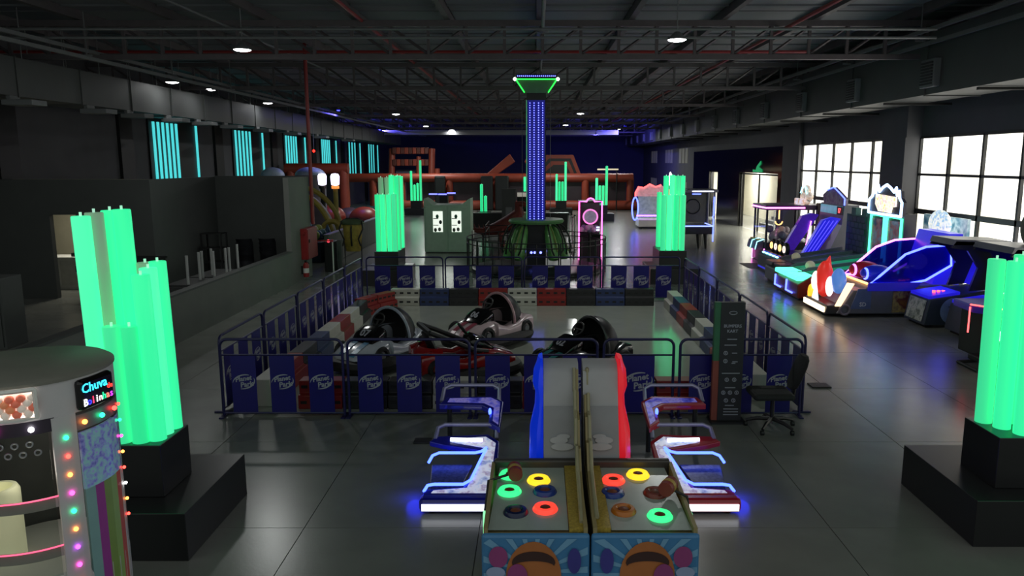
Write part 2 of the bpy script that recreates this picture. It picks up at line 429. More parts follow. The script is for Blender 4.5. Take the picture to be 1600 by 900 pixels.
# entrance room seen through the doors
w = snode('wall_entrance')
Mc = mat('cream_entrance_wall', '#e0dccb', .6, var=.03)
ob('wall_panel', MB().box(RX+2.9, RX+3.05, 33, 52, 0, 3.4), Mc, w); ob('wall_panel', MB().box(RX+.26, RX+3.05, 52, 52.15, 0, 3.4), Mc, w)
ob('wall_panel', MB().box(RX+.26, RX+3.05, 32.85, 33, 0, 3.4), Mc, w); ob('soffit', MB().box(RX+.26, RX+3.05, 32.85, 52.15, 3.4, 3.5), Mc, w)
w['label'] = 'bright cream entrance lobby behind the glass doors'
st = thing('stair_flight', 'pale steps with steel handrail inside the bright entrance', 'stairs', (RX+1.2, 39.5, 0))
for q in range(5): ob('step', MB().box(.34*q, 1.7, 0, 2.6, .17*q, .17*(q+1)), M_vent, st)
ob('handrail', MB().tube([(0,-.05,0),(0,-.05,.95),(1.5,-.05,1.75),(1.6,-.05,.8)], .03), M_chrome, st, True)
light('entrance_daylight_fill', 'AREA', (RX+1.6, 38.5, 3.35), ENTRANCE_POWER, None, 2.5, (1,.98,.94))  # added, unseen; brightens the lobby in place of daylight
light('entrance_daylight_fill', 'AREA', (RX+1.6, 48, 3.35), ENTRANCE_POWER*.7, None, 2.5, (1,.98,.94))
dn = snode('door_1', (RX+.05, 35.2, 0)); dn['label'] = 'wide glass entrance door with dark frame'
for y0, y1 in ((0,3.3),(3.35,6.65)):
    f = ob('leaf_frame', MB().box(0,.05,y0,y0+.06,0,2.9).box(0,.05,y1-.06,y1,0,2.9).box(0,.05,y0,y1,2.84,2.92), M_frame, dn)
    ob('pane', MB().box(.02,.03,y0+.06,y1-.06,.02,2.84), glass('door_glass', 'f4f4f0'), dn)
dn = snode('door_2', (RX+.05, 46.9, 0)); dn['label'] = 'narrow lit doorway at the far end of the entrance'
ob('leaf_frame', MB().box(0,.05,0,.08,0,2.95).box(0,.05,2.22,2.3,0,2.95).box(0,.05,0,2.3,2.87,2.95), M_frame, dn)
# far small windows of the right wall
fw = None
for i, (y, z) in enumerate([(56.6,3.4),(63,3.4),(71,3.4),(56.6,.9),(63,.9),(71,.9)]):
    o = snode('window_%d' % (i+3), (RX, y, z)); o['label'] = 'dim narrow three-pane window far down the right wall'; o['group'] = 'dim far windows'
    for q in range(3):
        if fw is None: fw = ob('pane', MB().box(-.03, 0, 0, .9, 0, 1.1), mat('dim_far_pane', '#8a8a84', .4, var=.05, emit='#55534a', es=.25), o)
        else: inst(fw, o, (0, q*1.25, 0), name='pane')
gl = thing('exit_sign', 'green running figure sign above the entrance doors', 'sign', (RX-.1, 37.6, 3.0))
ob('figure', MB().prism([(0,0),(1.6,0),(1.6,.12),(1.1,.1),(.9,.3),(.3,.55),(.25,.4),(.6,.25),(0,.12)], 'x', 0, .03), neon('sign_green', '#1fae6a', .5), gl)
# rink surface
struct('floor_rink', MB().box(-4.2, 3.55, 10.25, 18.75, .001, .014), M_rink, 'pale glossy kart rink surface')
tag(ob('entrance_mat', MB().box(7.1, 8.4, 24.95, 26.2, .0, .012), M_rubber), 'dark rubber floor mat beside the prize machine', 'mat')
tag(ob('floor_outlet', MB().prism([(4.33,11.42),(4.63,11.42),(4.63,11.66),(4.33,11.66)], 'z', 0, .02), M_black, bev=.005), 'black floor outlet cover right of the office chair', 'outlet cover')
tag(ob('floor_outlet', MB().prism([(-1.55,9.05),(-1.33,9.05),(-1.33,9.22),(-1.55,9.22)], 'z', 0, .02), M_black, bev=.005), 'black floor outlet cover left of blue light-up frame', 'outlet cover')
# ================================================================= LAMPS
def highbay(loc, label, power=1., blue=False):
    t = thing('spot_lamp' if blue else 'ceiling_lamp', label, 'lamp', loc, group='blue spot lamps under the roof' if blue else 'round white ceiling lamps')
    r = .09 if blue else .19
    ob('housing', MB().lathe([(r*.3,.16),(r*.6,.1),(r*1.0,.04),(r*1.08,0)], n=18), M_pipe, t, True)
    ob('lens', MB().lathe([(r*.2,-.04),(r*.8,-.02),(r,0),(r,.01)], n=18), M_bluelamp if blue else M_lamp, t, True)
    ob('stem', MB().cyl((0,0,.2),(0,0,7.1-loc[2]),.012,n=5), M_pipe, t)
    if blue: light('spot_glow', 'AREA', (0,.1,-.12), 30*power*(4 if loc[1] > 50 else 1), t, .2, (.12,.1,1), (math.radians(62) if loc[1] > 50 else 0,0,0))
    else: light('lamp_glow', 'AREA', (0,0,-.08), LAMP_POWER*power, t, .5, (.97,1,.97))
for x, y, lb, p in [(-6.6,17.6,'round white ceiling lamp above the left edge of the rink',.7),(2.9,16.2,'round white ceiling lamp above the right half of the rink',.9),
        (-11.3,27.0,'oval-looking white lamp beside the left duct, nearer of two',.12),(-11.5,24.6,'small white lamp just left of its larger neighbour by the duct',.08),
        (-7.4,40.8,'white ceiling lamp left of the tower above the green sculptures',3.2),(2.3,40.3,'white ceiling lamp right of the tower column',3.2),
        (-7.8,54.5,'far white lamp left of tower, under the fourth truss',3.),(2.0,52.7,'far white lamp right of tower, under the fourth truss',3.),
        (-6.7,61,'tiny far white lamp near the back wall, left one',.6),(-5.1,65,'tiny far white lamp near the back wall, closest to the tower',.6),(6.3,58.7,'far white lamp near the right duct',3.),
        (-11.5,33.2,'small dim white lamp near the teal strips',.1)]:
    highbay((x, y, 5.98), lb, p)
for x, y, z, lb in [(-10.1,39.5,6.1,'blue spot lamp nearest, left of the tower'),(-12.8,60,6.1,'leftmost of three far blue spot lamps'),(-12.3,60.6,6.0,'middle of three far blue spot lamps'),
        (-11.7,61.2,5.85,'rightmost of three far blue spot lamps'),(4.75,61,5.65,'blue spot lamp below the right end of far fascia'),(6.9,60,6.25,'blue spot lamp far right beside the duct')]:
    highbay((x, y, z), lb, 2.2, True)
rl = thing('alarm_beacon', 'small red alarm light on the left wall', 'light', (-11.6, 40, 4.0))
ob('lens', MB().sphere((0,0,.06), .07, 10, 8), neon('beacon_red', '#ff1a10', 8), rl); ob('stem', MB().cyl((0,0,.1),(0,0,3.14),.015,n=5), M_pipe, rl)

# ================================================================= GREEN TUBE SCULPTURES
def tube_mesh(h, lx=0, ly=0, r=.078):
    n = 20; rings = []
    for z, rr in ((0,r),(h*.33,r),(h*.66,r),(h-.01,r),(h,r*.93)):
        rings.append([(lx*z/2+rr*math.cos(2*PI*j/n), ly*z/2+rr*math.sin(2*PI*j/n), z) for j in range(n)])
    return MB().loft(rings)
GV = [mat('green_lit_tube_%d' % i, '#38d98c', .4, var=0, emit=e, es=s_) for i, (e, s_) in enumerate((((.03,.80,.32),.98),((.045,.74,.31),.8),((.07,.84,.40),1.0),((.02,.70,.26),.9)))]
def cluster(label, base, plinth, tubes, zb=.45, zp=.95, lean=0.):
    """base/plinth: (x0,x1,y0,y1); tubes: (x,y,topz,dim)"""
    cx, cy = (plinth[0]+plinth[1])/2, (plinth[2]+plinth[3])/2
    t = thing('light_sculpture', label, 'light sculpture', (cx, cy, 0), group='green light tube sculptures')
    ob('base_box', MB().box(base[0],base[1],base[2],base[3],0,zb), M_plinth, t, bev=.006, w=True)
    ob('plinth_box', MB().box(plinth[0],plinth[1],plinth[2],plinth[3],zb,zp), M_plinth, t, bev=.006, w=True)
    for x, y, top, dim in tubes:
        a = ob('light_tube', tube_mesh(top-zp, lean), M_greenpale if dim else random.choice(GV), t, True); a.location = (x-cx, y-cy, zp)
        h = top-zp
        if not dim: ob('edge_glow_strip', MB().box(.066,.076,-.05,-.036,.0,h-.02), M_greenpale, a) if abs(lean) < .001 else None  # glowing strip added to imitate the lighter edge of a lit tube
        ob('end_fitting', MB().cyl((lean*h/2,0,h),(lean*h/2,0,h+.035),.011,n=6), M_fit, a)
cluster('tall green light tube sculpture on black stepped base behind the ball machine', (-4.47,-3.09,6.22,7.6), (-4.12,-3.43,6.55,7.12),
    [(-3.97,6.66,3.03,0),(-3.81,6.66,2.04,0),(-3.65,6.66,2.04,0),(-3.53,6.72,2.5,0),(-3.95,6.83,3.05,1),(-3.9,7.0,3.06,0),(-3.78,6.98,3.07,0),(-3.54,6.88,2.54,0),(-3.64,7.03,2.57,1),(-3.53,7.04,2.58,0)], lean=-.04)
cluster('green light tube sculpture on black stepped base at the right edge', (4.02,5.6,6.47,7.86), (4.34,5.25,6.74,7.33),
    [(4.45,7.2,2.58,0),(4.53,7.03,2.58,0),(4.62,6.86,2.6,0),(4.8,6.84,2.6,0),(4.98,6.84,2.6,0),(5.14,6.86,2.6,0),(4.7,7.2,2.62,0),(4.95,7.2,2.62,0)], lean=-.03)
cluster('bright green light tube sculpture just behind the far left corner of the rink', (-5.0,-3.7,21.3,22.9), (-4.66,-3.98,21.6,22.8),
    [(-4.55,21.75,2.58,0),(-4.4,21.75,2.58,0),(-4.22,21.75,2.58,0),(-4.08,21.75,2.6,0),(-4.57,22.4,3.05,1),(-4.42,22.55,3.05,1),(-4.2,22.1,3.1,0),(-4.05,22.1,3.08,0),(-4.1,22.5,3.1,0),(-4.28,22.5,3.12,0),(-4.05,22.72,3.08,0)])
cluster('bright green light tube sculpture just behind the far right corner of the rink', (3.3,4.75,21.6,23.3), (3.58,4.38,21.85,23.1),
    [(3.7,21.97,2.55,0),(3.88,21.97,2.55,0),(4.06,21.97,2.55,0),(4.25,21.97,2.55,0),(3.8,22.3,3.1,0),(3.98,22.3,3.12,0),(4.14,22.3,3.1,0),(4.28,22.3,3.1,0),(3.72,22.95,2.6,0),(3.9,22.95,2.2,0)])
for x, y, hs, lb in [(-8.0,50.3,(2.9,2.0,2.1,3.6),'far green tube sculpture behind the lit sculpture on the left'),(-2.75,39.3,(2.35,1.75),'thin far green tube pair between booth and tower'),
        (1.65,50.3,(2.7,2.2,2.2,3.5),'far green tube sculpture right of the tower'),(3.9,45.1,(2.55,2.1,2.1,3.25),'far green tube sculpture behind the pink neon machine'),(-.6,46,(2.6,2.0),'far green tubes partly hidden behind the tower')]:
    n = len(hs)
    cluster(lb, (x-.75,x+.75,y,y+1.4), (x-.35,x+.35,y+.1,y+.9), [(x+(i-(n-1)/2)*.2, y+.3+.05*i, h, 0) for i, h in enumerate(hs)])

# ================================================================= RINK FENCE
lg = MB()
Ml = T(0,0,0,0,0,math.radians(9))
lg.text('Planet', .098, .0015, Ml @ T(0,.045), bold=.03, shear=.15); lg.text('Park', .105, .0015, Ml @ T(.03,-.045), bold=.03, shear=.15)
def swoosh(a0, a1, w):
    n = 18; vs = []; fs = []
    for i in range(n+1):
        t = i/n; a = math.radians(a0+(a1-a0)*t); k = w*math.sin(PI*min(1, t*.9+.1))**.7
        c, s = math.cos(a), math.sin(a)
        vs += [(.165*c, .112*s, .001), ((.165-k)*c, (.112-k)*s, .001)]
    for i in range(n): fs.append((2*i, 2*i+1, 2*i+3, 2*i+2))
    return vs, fs
for a in ((55,178,.02),(-115,22,.022)):
    v_, f_ = swoosh(*a); lg.add(v_, f_, Ml)
LOGO = None
def barrier_proto(L, nb, bw, pitch, label):
    t = thing('barrier', label, 'barrier', (0,0,0), group='navy barriers around the kart rink')
    r = .1; top = 1.1
    pts = [(.03,0,0),(.03,0,top-r)]+[(.03+r-r*math.cos(a),0,top-r+r*math.sin(a)) for a in [i*PI/12 for i in range(1,7)]]
    pts += [(L-x_[0],0,x_[2]) for x_ in reversed(pts)]
    ob('frame', MB().tube(pts, .02, 8), M_navy, t, True)
    ob('rail', MB().tube([(.03,0,.88),(L-.03,0,.88)], .014, 6), M_navy, t); ob('rail', MB().tube([(.03,0,.05),(L-.03,0,.05)], .014, 6), M_navy, t)
    for x in (.03, L-.03): ob('foot', MB().box(x-.03, x+.03, -.12, .12, 0, .02), M_navy, t)
    global LOGO
    c = L/2
    for k in range(nb):
        x = c+(k-(nb-1)/2)*pitch
        b = ob('banner', MB().box(-bw/2, bw/2, -.006, .006, .05, .87), M_banner, t); b.location = (x, 0, 0)
        if LOGO is None: LOGO = ob('logo', lg, M_logo, b)
        else: LOGO = inst(LOGO, b, name='logo')
        LOGO.location = (0, -.009, .5); LOGO.rotation_euler = (PI/2, 0, 0); s = bw/.36; LOGO.scale = (s, s, 1)
        l2 = inst(LOGO, b, (0, .009, .5), name='logo'); l2.rotation_euler = (PI/2, 0, PI)
    return t
p3 = barrier_proto(1.74, 3, .34, .535, 'near side navy barrier with blue banners, leftmost of five')
p3.location = (-4.38, 10.1, 0)
dup(p3, (-2.63,10.1,0), 0, 'near side navy barrier with blue banners, second from left, before the white and red karts')
dup(p3, (-.87,10.1,0), 0, 'near side navy barrier with blue banners behind the hammer game')
p1 = barrier_proto(1.02, 1, .44, .5, 'narrow near side barrier gate with one blue banner, right of the red column')
p1.location = (.9, 10.1, 0)
dup(p3, (1.95,10.1,0), 0, 'near side navy barrier with blue banners behind the office chair')
for k in range(5):
    dup(p3, (-4.43,10.24+1.755*k,0), PI/2, 'left side navy barrier with banners, %s from the camera' % ORD[k])
    dup(p3, (3.76,10.24+1.755*k,0), PI/2, 'right side navy barrier with banners, %s from the camera' % ORD[k])
p4 = barrier_proto(2.02, 3, .4, .575, 'far side navy barrier with banners, leftmost of four'); p4.location = (-4.38, 19.16, 0)
for k in range(1, 4): dup(p4, (-4.38+2.02*k,19.16,0), 0, 'far side navy barrier with banners, %s of four from the left' % ORD[k])

# ================================================================= TRACK BLOCKS
BC = {'red': mat('red_plastic', '#8a2420', .42, var=.08), 'white': mat('white_plastic', '#b9b9ae', .45, var=.06), 'blue': mat('blue_plastic', '#2c3a66', .45, var=.08), 'black': mat('black_plastic', '#242426', .45, var=.1)}
prof = [(-.19,0),(.19,0),(.19,.2),(.12,.22),(.12,.4),(-.12,.4),(-.12,.22),(-.19,.2)]
BP = {}
def block_mesh(L, col):
    key = (L, col)
    if key in BP: return BP[key]
    t = thing('barrier_block', 'x', 'barrier block', group='plastic blocks lining the kart rink')
    ob('block_body', MB().prism(prof, 'x', 0, L-.012), BC[col], t, bev=.012)
    s = None
    for i in range(4):
        for z, y in ((.1,-.192),(.31,-.122)):
            p = (L*(i+.5)/4, y, z)
            if s is None: s = ob('slot', MB().box(-.045, .045, -.004, .004, -.022, .022), M_black, t); s.location = p
            else: inst(s, t, p, name='slot')
    BP[key] = [t, False]; return BP[key]
def block(x, y, rz, col, label, L=.78):
    e = block_mesh(L, col)
    if not e[1]:
        e[0].location = (x,y,.014); e[0].rotation_euler = (0,0,rz); e[0]['label'] = label; e[1] = True
    else: dup(e[0], (x,y,.014), rz, label)
rowb = ['white','blue','black','red','white','red','black','blue','black']
for k, c in enumerate(rowb): block(-3.58+.72*k, 18.4, 0, c, '%s plastic track block, %s from the left in the far row' % (c, ORD[k]), .72)
rowl = ['white','red','black','blue','white','red','white','black']
for k, c in enumerate(rowl): block(-3.95, 16.86-.8*(7-k), -PI/2, c, '%s plastic track block, %s from the camera along the left side' % (c, ORD[k]), .8)
block(-4.05, 16.95, math.radians(68), 'red', 'red plastic block cutting the far left corner of the rink, nearer one', .58)
block(-3.82, 17.52, math.radians(60), 'red', 'red plastic block cutting the far left corner of the rink, farther one', .62)
rowr = ['white','black','red','blue','white','black','red','blue','white']
for k, c in enumerate(rowr): block(3.3, 10.75+.82*k, PI/2, c, '%s plastic track block, %s from the camera along the right side' % (c, ORD[k]), .82)
rowf = ['red','black','black','white','black','red','white','black','red','white']
for k, c in enumerate(rowf): block(-3.4+.64*k, 10.55, PI*0, c, '%s plastic track block, %s from the left in the near row' % (c, ORD[k]), .64)

# ================================================================= BUMPER KARTS
def kart(loc, rz, label, c1, c2, num, shell, dome=True):
    t = thing('bumper_kart', label, 'kart', loc, rz, group='bumper karts on the rink')
    B = mat('kart_'+c1, c1, .22, var=.05, coat=.6); S = mat('kart_'+c2, c2, .25, var=.05, coat=.5); SH = mat('kart_'+shell, shell, .28, var=.05)
    def ring(y, hw, zb, zt, e=.6, n=20):
        o = []
        for j in range(n):
            a = 2*PI*j/n; c, s_ = math.cos(a), math.sin(a)
            o.append((hw*math.copysign(abs(c)**e, c), y, (zb+zt)/2+(zt-zb)/2*math.copysign(abs(s_)**e, s_)))
        return o
    # rubber bumper
    pts = []
    for j in range(28):
        a = 2*PI*j/28; c, s_ = math.cos(a), math.sin(a); pts.append((.6*math.copysign(abs(c)**.6, c), .98*math.copysign(abs(s_)**.7, s_), .2))
    ob('bumper', MB().tube(pts, .13, 8, True), M_rubber, t, True)
    ob('floor_pan', MB().prism([(p[0]*.95,p[1]*.95) for p in pts], 'z', .14, .24), M_rubber, t)
    ob('body_shell', MB().loft([ring(-.98,.22,.22,.36),ring(-.9,.38,.22,.44),ring(-.6,.48,.2,.55),ring(-.3,.5,.2,.62),ring(-.12,.5,.2,.6)]), B, t, True)
    for sgn in (-1,1):
        m = MB().loft([[(p[0]*.3+sgn*.42,p[1],p[2]) for p in ring(y,hw,.2,zt)] for y,hw,zt in ((-.25,.45,.58),(.1,.5,.46),(.4,.55,.52),(.7,.5,.66),(.9,.4,.6))])
        ob('side_pod', m, B, t, True)
        ob('stripe', MB().prism([(-.85,.0),(-.15,.0),(-.15,.07),(-.85,.04)],'x',-.008,.008, T(sgn*.16,0,.6,0,0,0) @ T(0,0,0,math.radians(11),0,0) @ T(0,0,-.03)), S, t) if False else None
        for y in (-.52,.62):
            wd_ = ob('wheel', MB().torus((sgn*(.5 if y<0 else .57),y,.36), .14, .05, 'x', 20, 6), M_rubber, t, True)
            ob('hub', MB().cyl((sgn*(.47 if y<0 else .55),y,.36),(sgn*(.53 if y<0 else .6),y,.36),.07,n=12), M_vent, wd_)
        vs_ = []
        for y_, z_ in ((-.96,.40),(-.9,.452),(-.75,.515),(-.6,.565),(-.45,.605),(-.3,.634)): vs_ += [(sgn*.07,y_,z_),(sgn*.19,y_,z_-.004)]
        ob('panel_stripe', MB().add(vs_, [((2*i,2*i+1,2*i+3,2*i+2) if sgn > 0 else (2*i+2,2*i+3,2*i+1,2*i)) for i in range(5)]), S, t)
    ob('cowl', MB().loft([ring(-.52,.26,.5,.6),ring(-.36,.3,.5,.76),ring(-.16,.3,.5,.84),ring(-.08,.26,.5,.8)]), M_blackgloss, t, True)
    ob('number', MB().text(num, .21, .004, T(0,-.415,.735,math.radians(42),0,0), bold=.03), M_logo, t)
    ob('steering_column', MB().cyl((0,-.12,.78),(0,.0,.92),.02,n=8), M_black, t)
    ob('steering_wheel', MB().torus((0,0,0), .13, .018, 'z', 20, 6, M=T(0,.0,.93,math.radians(55),0,0)).box(-.12,.12,-.012,.012,-.008,.008,T(0,.0,.93,math.radians(55),0,0)), M_black, t, True)
    # tall domed seat back, open towards the steering wheel
    if dome:
        ob('seat_dome', MB().sphere((0,.42,.5), (.5,.42,.62), 22, 10, 0.02, PI*.56, -.12*PI, 1.12*PI), M_black, t, True)
        ob('dome_rim', MB().tube([(.5*math.cos(a),.42-.1+.0*a,.5+.62*math.sin(a)) for a in [PI*i/16 for i in range(17)]], .03, 6), SH, t, True)
    else:
        ob('seat_back', MB().loft([[(w_*math.cos(q), .5+.2*k+.07*math.sin(q), .42+.5*k) for q in [2*PI*j/14 for j in range(14)]] for k,w_ in ((0,.3),(.5,.33),(.9,.27),(1,.16))]), M_black, t, True)
        for q in (-1,1): ob('side_bar', MB().tube([(q*.42,.72,1.0),(q*.46,.4,.86),(q*.46,-.1,.62),(q*.4,-.35,.56)], .045, 8), M_black, t, True)
        ob('top_bar', MB().tube([(-.42,.72,1.0),(.42,.72,1.0)], .05, 8), M_black, t, True)
    ob('seat_cushion', MB().box(-.3,.3,.05,.6,.26,.42), M_rubber, t, bev=.05)
    ob('tail_shell', MB().sphere((0,.5,.45), (.55,.46,.34), 22, 8, .25*PI, PI*.7, 0, PI), B, t, True)
    for x, y in ((-.3,-.6),(.3,-.6),(-.3,.6),(.3,.6)): ob('caster', MB().cyl((x-.03,y,.07),(x+.03,y,.07),.07,n=10), M_rubber, t)
    t.scale = (.88,.88,.87)
    return t
kart((-2.72,12.75,.014), math.radians(-28), 'white and light blue bumper kart with black dome and number 07', '#b4bac4', '#4a86ad', '07', '#8f98a6')
kart((-1.2,12.0,.014), math.radians(112), 'red bumper kart with black seat back between the white ones', '#8c1515', '#2b2b2e', '05', '#3a3a3c', False)
kart((-.93,14.25,.014), math.radians(-40), 'white and pink bumper kart with number 06 behind the red kart', '#c8b4b8', '#9c4a5a', '06', '#b08a90')
kart((.68,12.0,.014), math.radians(-52), 'black and teal bumper kart with number 02 behind the blue column', '#23272b', '#2f7a80', '02', '#2a2c30')
# ================================================================= WHACK GAME (twin, in the foreground)
Mcream = mat('cream_panel', '#8d8058', .5, var=.08); Mgold = mat('gold_dots', '#a08a3a', .4, var=.3, scale=60)
Mboard = mat('grey_play_board', '#98a39d', .22, var=.05); Mgrey = mat('grey_backboard', '#a2a3a6', .4, var=.04); Mgrey2 = mat('grey_backboard_lower', '#85878c', .35, var=.06)
BTN = {'green':(.04,.9,.25),'yellow':(1.,.62,.02),'red':(1.,.05,.03),'blue':(.02,.07,.4),'orange':(.75,.22,.02),'dark':(.01,.02,.09),'rust':(.3,.04,.02)}
def bmat(c, lit):
    return mat('button_%s_%d' % (c, lit), tuple(min(1, x*.6) for x in BTN[c]), .25, var=0, emit=BTN[c] if lit else None, es=1.3 if lit else 0)
def whack(side, label):
    s = side                                       # -1 left unit, +1 right unit
    cx = .40
    t = thing('hammer_game', label, 'arcade game', (cx+s*.41, 5.2, 0), group='twin hammer games')
    def X(a): return cx+s*a                        # a: distance from the centre line
    def bx(a0,a1,y0,y1,z0,z1): return MB().box(min(X(a0),X(a1)),max(X(a0),X(a1)),y0,y1,z0,z1)
    ob('cabinet', bx(.02,.79,5.24,6.3,0,.78), Mcream, t, w=True)
    ob('play_board', MB().add([(X(.16),5.24,.8),(X(.76),5.24,.8),(X(.72),6.26,.86),(X(.16),6.26,.86)], [(0,1,2,3) if s>0 else (3,2,1,0)]), Mboard, t, w=True)
    for a in (.76,.02):
        ob('board_rim', MB().prism([(5.2,.74),(6.3,.8),(6.3,.9),(5.2,.84)],'x',min(X(a),X(a+.03)),max(X(a),X(a+.03))), Mcream, t, w=True)
    ob('gold_strip', MB().prism([(5.24,.77),(6.26,.83),(6.26,.88),(5.24,.82)],'x',min(X(.05),X(.155)),max(X(.05),X(.155))), Mgold, t, w=True)
    ob('board_back_rim', bx(.03,.77,6.26,6.33,.78,.93), mat('dark_rim','#3a3735',.4), t, bev=.02, w=True)
    # front panel with a flat sunburst print
    pts = []
    for (a, z, q) in ((.005,.0,0),(.805,.0,0),(.805,.80,1),(.005,.80,1)):
        pts.append((X(a), z))
    fp = ob('front_panel', MB().prism(pts, 'y', 5.17, 5.22), mat('print_blue','#3f79a8',.4,var=.08), t, bev=.03, w=True)
    rc = (X(.42), .5)
    rays = MB()
    for k in range(18):
        a = 2*PI*k/18
        def hit(an):
            dx, dz = math.cos(an), math.sin(an); ts = []
            if dx > 1e-6: ts.append((max(X(.79),X(.02))-rc[0])/dx)
            if dx < -1e-6: ts.append((min(X(.79),X(.02))-rc[0])/dx)
            if dz > 1e-6: ts.append((.77-rc[1])/dz)
            if dz < -1e-6: ts.append((.02-rc[1])/dz)
            u = min(ts); return (rc[0]+dx*u, rc[1]+dz*u)
        p, q = hit(a), hit(a+.13)
        rays.add([(rc[0],5.166,rc[1]),(p[0],5.166,p[1]),(q[0],5.166,q[1])],[(0,1,2)])
    ob('print_rays', rays, mat('print_light_blue','#6d9dc0',.4,var=.05), t, w=True)
    def blob(name, a, z, rx, rz_, m, y=5.162):
        ob(name, MB().prism([(X(a)+rx*math.cos(2*PI*i/28), z+rz_*math.sin(2*PI*i/28)) for i in range(28)], 'y', y-.002, y), m, t, w=True)
    blob('print_mound', .42, .47, .205, .28, mat('print_orange','#a9683a',.4,var=.1), 5.162)
    arc = [(X(.42)+.16*math.cos(a), .585+.09*math.sin(a)) for a in [PI*i/14 for i in range(15)]]+[(X(.42)+.15*math.cos(a), .56+.04*math.sin(a)) for a in [PI*(14-i)/14 for i in range(15)]]
    ob('print_dark_arc', MB().prism(arc, 'y', 5.154, 5.157), mat('print_brown','#3a2422',.5,var=.1), t, w=True)
    blob('print_purple_blob', .12, .60, .05, .1, mat('print_violet','#3c3a86',.4,var=.1), 5.156)
    blob('print_pink_blob', .68, .63, .07, .085, mat('print_mauve','#8a3f74',.4,var=.1), 5.156)
    blob('print_pink_blob', .54, .48, .075, .1, mat('print_mauve','#8a3f74',.4,var=.1), 5.150)
    blob('print_white_blob', .7, .51, .07, .045, mat('print_white','#8f9fc0',.4,var=.1), 5.152)
    # round lit buttons
    if s < 0: bl = [(.62,6.12,'green',1),(.38,6.02,'yellow',1),(.62,5.83,'green',1),(.33,5.83,'blue',0),(.56,5.5,'dark',0),(.33,5.55,'red',1)]
    else: bl = [(.25,6.02,'red',1),(.47,6.12,'yellow',1),(.22,5.8,'blue',0),(.57,5.8,'rust',0),(.28,5.52,'orange',0),(.55,5.44,'green',1)]
    for a, y, c, lit in bl:
        z = .8+(y-5.24)*.06
        b = ob('button_ring', MB().lathe([(.045,.012),(.06,.03),(.085,.026),(.1,.002),(.1,-.01)], (X(a),y,z), 24), bmat(c, lit), t, True, w=True)
        ob('button_core', MB().lathe([(.05,.0),(.04,.02),(.012,.028)], (X(a)-t.location.x,y-t.location.y,z), 16), mat('core_brown','#6a3a22',.4), b, True)
    # hammer
    hx, hy, rot = (X(.58),6.02,.1) if s < 0 else (X(.66),5.72,-.5)
    hm = MB().cyl((-.075,0,.1),(.075,0,.1),.06,n=16,M=T(hx,hy,.83,0,0,PI/2+rot))
    ho = ob('hammer_head', hm, mat('maroon_foam','#7a2422',.6), t, True, w=True)
    ob('hammer_band', MB().cyl((-.022,0,.1),(.022,0,.1),.0625,n=16,M=T(hx-t.location.x,hy-t.location.y,.83,0,0,PI/2+rot)), mat('band_ochre','#a88a3c',.6), ho, True)
    ob('hammer_handle', MB().tube([(hx,hy,.92),(X(.8),hy-.06,.87),(X(.83),hy-.12,.6),(X(.81),hy-.2,.2)], .012, 6), M_rubber, t, True, w=True)
    # backboard, curved at the top, with a moulded coloured side column
    bb = [(6.34,0),(6.34,.9),(6.52,1.35),(6.6,1.62),(6.68,1.69),(6.82,1.7),(6.86,1.6),(6.86,0)]
    ob('backboard', MB().prism(bb,'x',min(X(.02),X(.335)),max(X(.02),X(.335))), Mgrey, t, True, w=True)
    ob('lower_screen', MB().add([(X(.03),6.325,.92),(X(.33),6.325,.92),(X(.33),6.505,1.34),(X(.03),6.505,1.34)],[(0,1,2,3) if s>0 else (3,2,1,0)]), Mgrey2, t, w=True)
    cl = MB()
    for dx, y, z, w_, h in ((.17,6.36,1.02,.1,.03),(.16,6.40,1.1,.06,.02),(.2,6.385,1.07,.08,.03)):
        cl.add([(X(dx)+w_*math.cos(2*PI*i/16), y-.016+h*math.sin(2*PI*i/16)*.4, z+h*math.sin(2*PI*i/16)) for i in range(16)],[tuple(range(16))])
    ob('cloud_print', cl, mat('cloud_grey','#a0a2a8',.4), t, w=True)
    mc = mat('blue_self_glow_column','#1428c8',.25,var=0,emit=(.0,.035,.75),es=.4) if s<0 else mat('red_self_glow_column','#d01824',.25,var=0,emit=(.8,.015,.03),es=.45)  # glow put into the colour; without it the columns would be dark
    rings = []
    for z, a0, a1, y0, y1 in ((0,.34,.46,6.42,6.9),(.9,.34,.455,6.42,6.9),(1.1,.34,.45,6.46,6.92),(1.3,.34,.405,6.52,6.92),(1.42,.34,.4,6.54,6.92),(1.5,.34,.425,6.54,6.94),(1.62,.34,.415,6.56,6.94),(1.68,.34,.39,6.6,6.92),(1.74,.345,.375,6.66,6.88)):
        m_ = (y0+y1)/2; h_ = (y1-y0)/2
        rings.append([(X(a0),m_-h_,z),(X((a0+a1)/2),m_-h_-.015,z),(X(a1),m_-h_*.6,z),(X(a1+.01),m_,z),(X(a1),m_+h_*.6,z),(X(a0),m_+h_,z)])
    ob('self_glow_column', MB().loft(rings), mc, t, True, w=True)
    # inner wavy divider panel
    dv = [(5.3,.82),(5.6,.9),(5.9,.98),(6.05,1.12),(6.16,1.1),(6.25,1.3),(6.36,1.34),(6.42,1.5),(6.52,1.46),(6.58,1.66),(6.7,1.62),(6.8,1.5),(6.8,.82)]
    if s > 0: dv = [(y+.04, z-.04*math.sin(y*9)) for y, z in dv]
    ob('divider_panel', MB().prism(dv,'x',min(X(.025),X(.05)),max(X(.025),X(.05))), Mcream, t, w=True)
    ob('divider_trim', MB().tube([(X(.06),y,z+.01) for y,z in dv[:-1]], .016, 6), mat('pale_trim','#8f8a6e',.5), t, True, w=True)
    ob('side_led', bx(.80,.815,5.5,5.56,.62,.8), neon('mint_led','#8dffb0',1.2), t, w=True)
whack(-1, 'left hammer game with blue column and light-up buttons in the foreground')
whack(1, 'right hammer game with red column and light-up buttons in the foreground')

